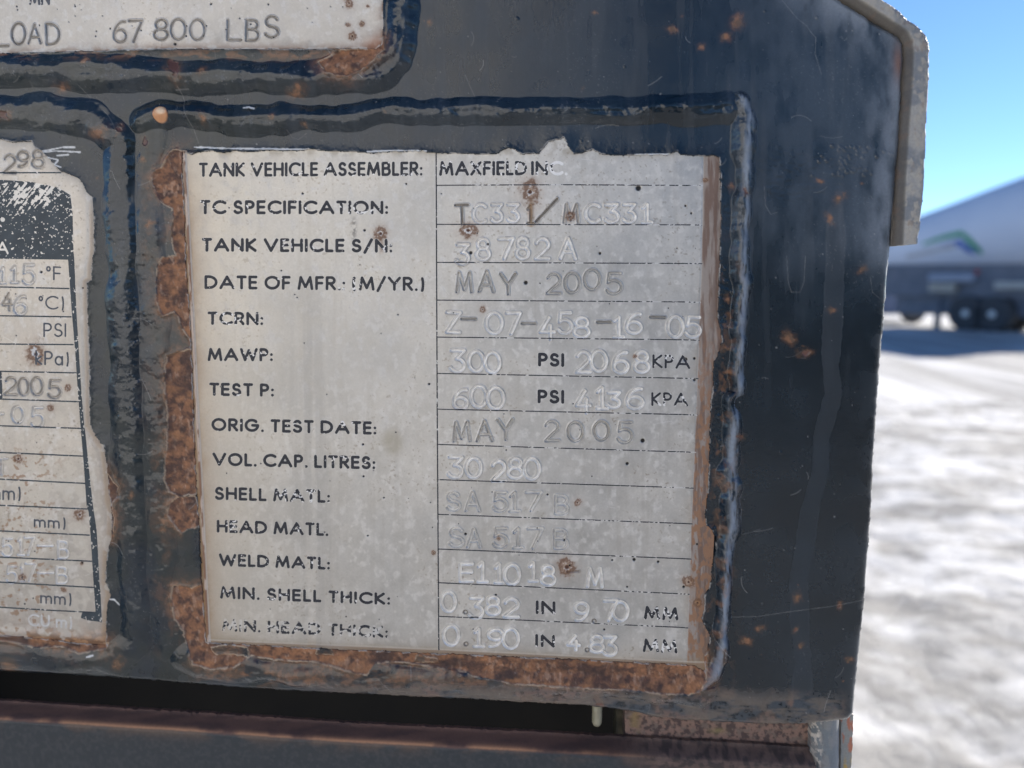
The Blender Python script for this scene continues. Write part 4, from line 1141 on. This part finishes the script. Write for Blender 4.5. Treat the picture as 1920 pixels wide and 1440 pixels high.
lo = [b0.verts.new(w3((x, 170, z))) for x, z in prof]
hi = [b0.verts.new(w3((x, 105, z))) for x, z in prof]
for i in range(len(prof)):
    j = (i + 1) % len(prof)
    b0.faces.new((lo[i], lo[j], hi[j], hi[i]))
b0.faces.new(hi); b0.faces.new(lo[::-1])
bmesh.ops.recalc_face_normals(b0, faces=b0.faces)
pm = bpy.data.meshes.new('post'); b0.to_mesh(pm); b0.free()
po = bpy.data.objects.new('post', pm); COL.objects.link(po); pm.materials.append(M_POST)
under(po, post)
def lathe(name, prof, seg, mat, origin, axis_vec=(0, 0, 1), parent=None, smooth=True):
    """prof: (radius, along) pairs in metres"""
    b = bmesh.new()
    q = Vector(axis_vec).to_track_quat('Z', 'Y').to_matrix()
    rings = []
    for r, z in prof:
        rings.append([b.verts.new(Vector(origin) + q @ Vector((r * math.cos(2 * math.pi * i / seg), r * math.sin(2 * math.pi * i / seg), z))) for i in range(seg)])
    for A, B in zip(rings[:-1], rings[1:]):
        for i in range(seg):
            b.faces.new((A[i], A[(i + 1) % seg], B[(i + 1) % seg], B[i]))
    b.faces.new(rings[0][::-1]); b.faces.new(rings[-1])
    bmesh.ops.recalc_face_normals(b, faces=b.faces)
    me = bpy.data.meshes.new(name); b.to_mesh(me); b.free()
    for p in me.polygons:
        p.use_smooth = smooth
    me.materials.append(mat)
    ob = bpy.data.objects.new(name, me); COL.objects.link(ob)
    if parent:
        under(ob, parent)
    return ob
pc = mm_of(1119, 1361, 9)
pin = lathe('hanging_pin', [(.0004, 0), (.0009, .0003), (.00125, .001), (.0013, .002), (.0013, .012)], 20, M_PIN, w3(pc))
tag(pin, 'small pale rounded pin hanging below the lip of the plate', 'pin')
def box_bm(b, x0, x1, y0, y1, z0, z1):
    v = [b.verts.new((x, y, z)) for x in (x0, x1) for y in (y0, y1) for z in (z0, z1)]
    for f in ((0, 1, 3, 2), (4, 6, 7, 5), (0, 4, 5, 1), (2, 3, 7, 6), (0, 2, 6, 4), (1, 5, 7, 3)):
        b.faces.new([v[i] for i in f])
def boxes(name, L, mat, parent=None, bev=0.0, smooth=False):
    b = bmesh.new()
    for q in L:
        box_bm(b, *q)
    bmesh.ops.recalc_face_normals(b, faces=b.faces)
    if bev:
        bmesh.ops.bevel(b, geom=b.edges[:], offset=bev, segments=2, affect='EDGES', profile=.6)
    me = bpy.data.meshes.new(name); b.to_mesh(me); b.free()
    me.materials.append(mat)
    ob = bpy.data.objects.new(name, me); COL.objects.link(ob)
    if parent:
        under(ob, parent)
    return ob
# the trailer the plate hangs on: bay behind the slot and the long shell whose shade covers the near ground
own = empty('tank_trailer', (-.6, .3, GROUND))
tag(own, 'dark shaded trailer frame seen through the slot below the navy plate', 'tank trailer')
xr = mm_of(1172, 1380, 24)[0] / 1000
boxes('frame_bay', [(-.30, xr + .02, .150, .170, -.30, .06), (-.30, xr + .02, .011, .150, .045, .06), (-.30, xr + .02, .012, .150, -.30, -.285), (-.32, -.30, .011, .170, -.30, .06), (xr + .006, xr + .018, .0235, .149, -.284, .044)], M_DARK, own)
boxes('bay_bracket', [(-.045, -.036, .09, .12, -.150, -.132), (-.02, -.008, .07, .1, -.142, -.127)], M_RUSTY, own, .001)
M_SHELL = noise_material('shell_paint', (.30, .31, .32), (.36, .36, .36), 2, .35)
b = bmesh.new()
segs, prof = 48, [(-9.0, .2), (-8.9, .75), (-8.5, 1.0), (-.9, 1.0), (-.45, .8), (-.3, .25)]
rings = []
for x, r in prof:
    rings.append([b.verts.new((x, 1.75 + 1.15 * r * math.cos(2 * math.pi * i / segs), 1.15 + 1.05 * r * math.sin(2 * math.pi * i / segs))) for i in range(segs)])
for A, B in zip(rings[:-1], rings[1:]):
    for i in range(segs):
        b.faces.new((A[i], B[i], B[(i + 1) % segs], A[(i + 1) % segs]))
b.faces.new(rings[0]); b.faces.new(rings[-1][::-1])
bmesh.ops.recalc_face_normals(b, faces=b.faces)
me = bpy.data.meshes.new('shell'); b.to_mesh(me); b.free()
for p in me.polygons: p.use_smooth = True
me.materials.append(M_SHELL)
sh = bpy.data.objects.new('shell', me); COL.objects.link(sh); under(sh, own)
boxes('chassis', [(-8.6, -.2, .6, .75, -.42, -.16), (-8.6, -.2, 2.6, 2.75, -.42, -.16), (-8.4, -.4, .75, 2.6, -.36, -.2), (-8.5, -.6, .58, 2.77, -.16, .16)], M_DARK, own, .01)
M_TYRE = noise_material('tyre_rubber', (.05, .052, .056), (.08, .08, .085), 30, .9)  # rubber lightened for distance haze
M_RIM = noise_material('wheel_rim', (.62, .62, .60), (.75, .75, .72), 12, .5, .1)
def wheel(x, y, r, w, parent, ydir=-1):
    t = lathe('wheel', [(r * .62, -w / 2), (r * .93, -w / 2), (r, -w * .36), (r, w * .36), (r * .93, w / 2), (r * .62, w / 2)], 40, M_TYRE, (x, y, GROUND + r), (0, ydir, 0), parent)
    q = lathe('rim', [(r * .60, w * .1), (r * .60, w * .46), (r * .52, w * .42), (r * .42, w * .16), (r * .26, w * .2), (r * .2, w * .45), (r * .1, w * .48)], 40, M_RIM, (x, y, GROUND + r), (0, ydir, 0))
    q.parent = t
    return t
for x in (-6.9, -5.6):
    wheel(x, .78, .52, .34, own)
    wheel(x, 2.62, .52, .34, own, 1)

# ------------------------------------------------------------------ the snowy yard
ax = lambda lo, hi, st, far: np.array(sorted(set(np.round(np.concatenate([np.arange(lo, hi, st), -np.geomspace(-lo + st if lo < 0 else 1, far, 26), np.geomspace(hi + st, far, 26)]), 4))))
gx, gy = ax(-1.0, 9.0, .035, 900), ax(-1.0, 9.0, .035, 900)
SX, SY = np.meshgrid(gx, gy)
track = np.exp(-((((SX - .22 * SY) + .5) % 2.3 - 1.1) / .33) ** 2)
hz = .10 * (fbm(SX / 2.6, SY / 1.6, 1401, 4) - .5) + .05 * (fbm(SX / .5, SY / .5, 1411, 4) - .5) + .03 * (fbm(SX / .17, SY / .10, 1421, 3) - .5) - .03 * track
hz = hz * np.exp(-np.maximum(np.hypot(SX, SY) - 18, 0) / 30)
VV = np.stack([SX.ravel(), SY.ravel(), (GROUND + hz).ravel()], 1)
ids = np.arange(SX.size).reshape(SX.shape)
Q = np.stack([ids[:-1, :-1], ids[:-1, 1:], ids[1:, 1:], ids[1:, :-1]], -1).reshape(-1, 4)
dirt_darkening = sm(.42, .68, fbm(SX / .62, SY / .24, 1431, 5)) * .8 + sm(.5, .7, fbm(SX / 3.0, SY / 1.0, 1435, 3)) * .35 + .6 * track * sm(.35, .6, fbm(SX / .3, SY / .3, 1441, 3)) + .75 * sm(.48, .66, fbm(SX / .15, SY / .10, 1451, 5))
bounce_cut = 1 - sm(-1.0, -.2, SY + .5 * (fbm(SX / 1.2, SY / 1.2, 1461, 3) - .5))       # unseen ground in front darkened to cut snow bounce
bounce_cut = bounce_cut * sm(-9.0, -8.2, SY)
dirt_darkening = dirt_darkening * (1 - bounce_cut) + bounce_cut * (1.0 + .5 * fbm(SX / .2, SY / .2, 1471, 3))
m = bpy.data.materials.new('packed_snow'); m.use_nodes = True
nt = m.node_tree; bs = nt.nodes['Principled BSDF']
da = nt.nodes.new('ShaderNodeAttribute'); da.attribute_name = 'dirt_darkening'
tc = nt.nodes.new('ShaderNodeTexCoord')
nz = nt.nodes.new('ShaderNodeTexNoise'); nz.inputs['Scale'].default_value = 14; nz.inputs['Detail'].default_value = 9; nz.inputs['Roughness'].default_value = .65
nt.links.new(tc.outputs['Object'], nz.inputs['Vector'])
mu = nt.nodes.new('ShaderNodeMath'); mu.operation = 'MULTIPLY'
nt.links.new(da.outputs['Fac'], mu.inputs[0]); nt.links.new(nz.outputs['Fac'], mu.inputs[1])
cr = nt.nodes.new('ShaderNodeValToRGB')
cr.color_ramp.elements[0].position = .0; cr.color_ramp.elements[0].color = (.62, .62, .625, 1)
cr.color_ramp.elements[1].position = .60; cr.color_ramp.elements[1].color = (.31, .303, .292, 1)
nt.links.new(mu.outputs[0], cr.inputs['Fac']); nt.links.new(cr.outputs['Color'], bs.inputs['Base Color'])
bs.inputs['Roughness'].default_value = .9
bs.inputs['Specular IOR Level'].default_value = .15
bp = nt.nodes.new('ShaderNodeBump'); bp.inputs['Distance'].default_value = .035; bp.inputs['Strength'].default_value = .8
nt.links.new(nz.outputs['Fac'], bp.inputs['Height']); nt.links.new(bp.outputs['Normal'], bs.inputs['Normal'])
snow = build_mesh('snow_ground', VV, Q.ravel(), np.full(len(Q), 4), m, None, {'dirt_darkening': dirt_darkening.ravel()}, world_pts=True)
tag(snow, 'trampled sunlit snow covering the yard', kind='structure')

# the silver tank trailer across the yard
F_ = Vector((-_b.x, -_b.y, 0)).normalized()
R_ = Vector((F_.y, -F_.x, 0))
A1 = at_z(1841, 619, GROUND)
dirx = (R_ * -.60 + F_ * .80).normalized()
nrm = Vector((dirx.y, -dirx.x, 0))
if nrm.dot(CAMW - A1) < 0: nrm = -nrm
def bgp(along, out, z):
    p = A1 + dirx * along + nrm * out
    return Vector((p.x, p.y, z))
def hit(u, v, out=0.0):
    d = ray(u, v)
    t = (A1 + nrm * out - CAMW).dot(nrm) / d.dot(nrm)
    X = CAMW + d * t
    return (X - A1).dot(dirx), X.z
far = empty('tank_trailer', bgp(0, 0, GROUND))
tag(far, 'pale grey tank trailer with a green and blue arched stripe parked across the snowy yard', 'tank trailer')
M_TANK = noise_material('pale_tank_paint', (.62, .66, .74), (.68, .71, .78), .8, .5)
M_GREEN = noise_material('green_stripe', (.03, .26, .13), (.04, .30, .16), 3, .4)
M_BLUE = noise_material('blue_stripe', (.06, .14, .42), (.07, .16, .46), 3, .4)
M_WHITE = noise_material('white_stripe', (.46, .46, .47), (.52, .52, .53), 3, .4)
M_CHAS = noise_material('hazed_chassis', (.12, .135, .165), (.16, .17, .20), 3, .6)  # distance haze put into the chassis colour
ST = []
for u, vt, vb in ((2150, 244, 508), (2050, 280, 508), (1980, 304, 509), (1920, 325, 510), (1850, 351, 512), (1780, 378, 514), (1715, 402, 516), (1660, 424, 518), (1600, 448, 520)):
    a, zt = hit(u, vt, .5)
    ST.append((a, (zt + hit(u, vb, .5)[1]) / 2, (zt - hit(u, vb, .5)[1]) / 2))
RA, RZ, RR = np.array([q[0] for q in ST]), np.array([q[1] for q in ST]), np.array([q[2] for q in ST])
rows = [(RA[0] - .45, RZ[0], RR[0] * .3), (RA[0] - .3, RZ[0], RR[0] * .7)] + ST + [(RA[-1] + .3, RZ[-1], RR[-1] * .7), (RA[-1] + .45, RZ[-1], RR[-1] * .3)]
b = bmesh.new(); rings = []
for a, z, r in rows:
    rings.append([b.verts.new(bgp(a, r * .97 * math.cos(2 * math.pi * i / 48) , z + r * math.sin(2 * math.pi * i / 48))) for i in range(48)])
for A, B in zip(rings[:-1], rings[1:]):
    for i in range(48):
        b.faces.new((A[i], B[i], B[(i + 1) % 48], A[(i + 1) % 48]))
b.faces.new(rings[0]); b.faces.new(rings[-1][::-1])
bmesh.ops.recalc_face_normals(b, faces=b.faces)
me = bpy.data.meshes.new('tank'); b.to_mesh(me); b.free()
for p in me.polygons: p.use_smooth = True
me.materials.append(M_TANK)
tk = bpy.data.objects.new('tank', me); COL.objects.link(tk); under(tk, far)
def on_tank(u, v):
    """(along, z) where the sight line of a photo pixel meets the tank's near side plane"""
    return hit(u, v, .75)
def stripe(name, top, bot, mat, lift):
    b = bmesh.new()
    va, vb = [], []
    def pt(u, v):
        a, z = on_tank(u, v)
        for k in range(4):
            zc, rt = float(np.interp(a, RA, RZ)), float(np.interp(a, RA, RR))
            s = max(-.97, min(.97, (z - zc) / rt))
            o = .97 * rt * math.sqrt(1 - s * s) + lift
            a, z = hit(u, v, o)
        return bgp(a, o, zc + s * rt)
    n = 14
    P = [(top[0][0] + (top[-1][0] - top[0][0]) * k / n) for k in range(n + 1)]
    f = lambda L, u: np.interp(u, [q[0] for q in L], [q[1] for q in L])
    rows = []
    for k in range(5):
        rows.append([b.verts.new(pt(u, f(top, u) * (1 - k / 4) + f(bot, u) * k / 4)) for u in P])
    for r0, r1 in zip(rows[:-1], rows[1:]):
        for i in range(n):
            b.faces.new((r0[i], r1[i], r1[i + 1], r0[i + 1]))
    bmesh.ops.recalc_face_normals(b, faces=b.faces)
    me = bpy.data.meshes.new(name); b.to_mesh(me); b.free(); me.materials.append(mat)
    ob = bpy.data.objects.new(name, me); COL.objects.link(ob); under(ob, far)
stripe('green_stripe', [(1730, 455), (1770, 440), (1802, 432), (1820, 445), (1842, 470)], [(1730, 460), (1770, 449), (1802, 443), (1816, 458), (1838, 478)], M_GREEN, .006)
stripe('blue_stripe', [(1760, 462), (1800, 448), (1812, 458), (1830, 474)], [(1760, 470), (1800, 462), (1812, 474), (1830, 478)], M_BLUE, .008)
stripe('white_stripe', [(1700, 478), (1760, 463), (1792, 455)], [(1700, 486), (1760, 472), (1792, 466)], M_WHITE, .010)
def obox(name, a0, a1, o0, o1, z0, z1, mat, parent, bev=.02):
    b = bmesh.new()
    v = [b.verts.new(bgp(a, o, z)) for a in (a0, a1) for o in (o0, o1) for z in (z0, z1)]
    for f in ((0, 1, 3, 2), (4, 6, 7, 5), (0, 4, 5, 1), (2, 3, 7, 6), (0, 2, 6, 4), (1, 5, 7, 3)):
        b.faces.new([v[i] for i in f])
    bmesh.ops.recalc_face_normals(b, faces=b.faces)
    if bev:
        bmesh.ops.bevel(b, geom=b.edges[:], offset=bev, segments=2, affect='EDGES', profile=.6)
    me = bpy.data.meshes.new(name); b.to_mesh(me); b.free(); me.materials.append(mat)
    ob = bpy.data.objects.new(name, me); COL.objects.link(ob); under(ob, parent)
    return ob
wa = [on_tank(1816, 585)[0], on_tank(1866, 585)[0]]
print('WHEELS', wa, [on_tank(u, v) for u, v in ((1816, 585), (1800, 530), (1800, 500), (1745, 540), (1670, 540), (1720, 620))])
def bwheel(a, o, r=.50, w=.5):
    c = bgp(a, o, GROUND + r)
    t = lathe('wheel', [(r * .62, -w / 2), (r * .93, -w / 2), (r, -w * .36), (r, w * .36), (r * .93, w / 2), (r * .62, w / 2)], 36, M_TYRE, c, nrm, far)
    q = lathe('rim', [(r * .64, w * .2), (r * .64, w * .5), (r * .54, w * .46), (r * .42, w * .2), (r * .26, w * .24), (r * .2, w * .5), (r * .1, w * .52)], 36, M_RIM, c, nrm)
    q.parent = t
for a in wa:
    bwheel(a, .72)
    bwheel(a, -.72)
obox('chassis', RA[0] + .1, RA[-1] - .1, -.75, .72, GROUND + .95, float(RZ.mean() - RR.mean() * .75), M_CHAS, far)
obox('skirt', min(wa) - 3.2, max(wa) + 2.2, -.6, .55, GROUND + .42, GROUND + 1.0, M_CHAS, far)
obox('fender', on_tank(1746, 520)[0], on_tank(1832, 520)[0], .55, .98, on_tank(1800, 529)[1], on_tank(1800, 513)[1], noise_material('blue_grey_fender', (.24, .28, .36), (.30, .33, .40), 2, .3), far, .06)
obox('hose_box', on_tank(1748, 540)[0], on_tank(1796, 540)[0], .6, 1.0, on_tank(1770, 548)[1], on_tank(1770, 531)[1], noise_material('tan_box', (.34, .31, .26), (.42, .39, .33), 3, .5), far, .03)
obox('hose_tray', on_tank(1870, 535)[0], on_tank(1960, 535)[0], .6, 1.0, on_tank(1880, 542)[1], on_tank(1880, 528)[1], noise_material('pale_tray', (.40, .38, .34), (.46, .44, .40), 3, .5), far, .03)
lathe('marker_lamp', [(.06, 0), (.06, .03), (.04, .05)], 16, noise_material('red_lamp', (.45, .04, .03), (.5, .05, .04), 5, .3), bgp(on_tank(1832, 510)[0], .74, on_tank(1832, 510)[1]), nrm, far)
for a in (on_tank(1752, 590)[0],):
    obox('landing_leg', a - .08, a + .08, .45, .62, GROUND + .02, GROUND + 1.1, M_CHAS, far)

# a pickup in blue grey standing further left, half hidden by the plate's edge
tk0 = at_z(1696, 606, GROUND)
truck = empty('parked_truck', tk0)
tag(truck, 'blue grey truck parked beyond the plate edge, left of the pale tank trailer', 'truck')
M_TRK = noise_material('blue_grey_paint', (.10, .14, .24), (.13, .17, .28), 2, .25)
M_GLS = noise_material('dark_glass', (.012, .015, .02), (.02, .024, .03), 2, .08)
dt = tk0.y
sc_ = (tk0 - CAMW).length / FPX                 # metres per photo px out there
def tp(u, v, dy=0.0):
    d = ray(u, v)
    return CAMW + d * ((tk0.y + dy - CAMW.y) / d.y)
def side_solid(name, uv, y0, y1, mat, bev=.05):
    b = bmesh.new()
    A = [tp(u, v) for u, v in uv]
    f = [b.verts.new((p.x, tk0.y + y0, p.z)) for p in A]
    g = [b.verts.new((p.x, tk0.y + y1, p.z)) for p in A]
    n = len(A)
    b.faces.new(f[::-1]); b.faces.new(g)
    for i in range(n):
        b.faces.new((f[i], f[(i + 1) % n], g[(i + 1) % n], g[i]))
    bmesh.ops.recalc_face_normals(b, faces=b.faces)
    bmesh.ops.bevel(b, geom=b.edges[:], offset=bev, segments=2, affect='EDGES', profile=.6)
    me = bpy.data.meshes.new(name); b.to_mesh(me); b.free(); me.materials.append(mat)
    ob = bpy.data.objects.new(name, me); COL.objects.link(ob); under(ob, truck)
    return ob
side_solid('body', [(1560, 545), (1600, 541), (1625, 525), (1640, 519), (1700, 519), (1722, 538), (1735, 548), (1740, 572), (1738, 590), (1560, 590)], 0, 1.9, M_TRK)
side_solid('window', [(1642, 526), (1694, 526), (1708, 540), (1640, 540)], -.03, .05, M_GLS, .01)
for u in (1592, 1713):
    c = tp(u, 595)
    t = lathe('wheel', [(.25, -.13), (.37, -.13), (.40, -.09), (.40, .09), (.37, .13), (.25, .13)], 32, M_TYRE, (c.x, tk0.y + .1, GROUND + .40), (0, -1, 0), truck)
    q = lathe('rim', [(.26, .02), (.25, .12), (.2, .06), (.08, .05), (.07, .1)], 32, M_RIM, (c.x, tk0.y + .1, GROUND + .40), (0, -1, 0))
    q.parent = t

# added out of view: a white trailer to bounce sun onto the plates, a dark one for the paint to mirror
whi = empty('unseen_fill_trailer', (-2.4, -5.0, GROUND))
tag(whi, 'unseen white trailer added opposite to throw sunlight on the data plates', 'trailer')
M_WBOX = noise_material('white_box_panel', (.72, .71, .69), (.80, .79, .77), 1.2, .5)
boxes('box', [(-7.5, -.25, -6.6, -4.1, GROUND + 1.05, GROUND + 4.2)], M_WBOX, whi, .03)
boxes('rub_rail', [(-7.5, -.25, -4.1, -4.06, GROUND + .92, GROUND + 1.04)], M_RIM, whi, .005)
boxes('side_skirt', [(-5.4, -.6, -4.2, -4.14, GROUND + .3, GROUND + .9)], M_WBOX, whi, .01)
for x in (-6.7, -5.9):
    wheel(x, -4.5, .5, .32, whi, 1)
opp = empty('unseen_dark_flatbed', (4.5, -6.5, GROUND))
tag(opp, 'unseen charcoal flatbed added opposite to mirror dark in the gloss paint at right', 'trailer')
M_OPP = noise_material('charcoal_box', (.014, .016, .020), (.022, .025, .03), 1.5, .55)
boxes('deck', [(-.1, 13.0, -8.9, -6.4, GROUND + .75, GROUND + 1.95)], M_OPP, opp, .04)
boxes('side_skirt', [(0, 12.9, -6.5, -6.43, GROUND + .02, GROUND + .74)], M_OPP, opp, .01)
for x in (9.4, 10.7):
    wheel(x, -6.9, .5, .32, opp, 1)
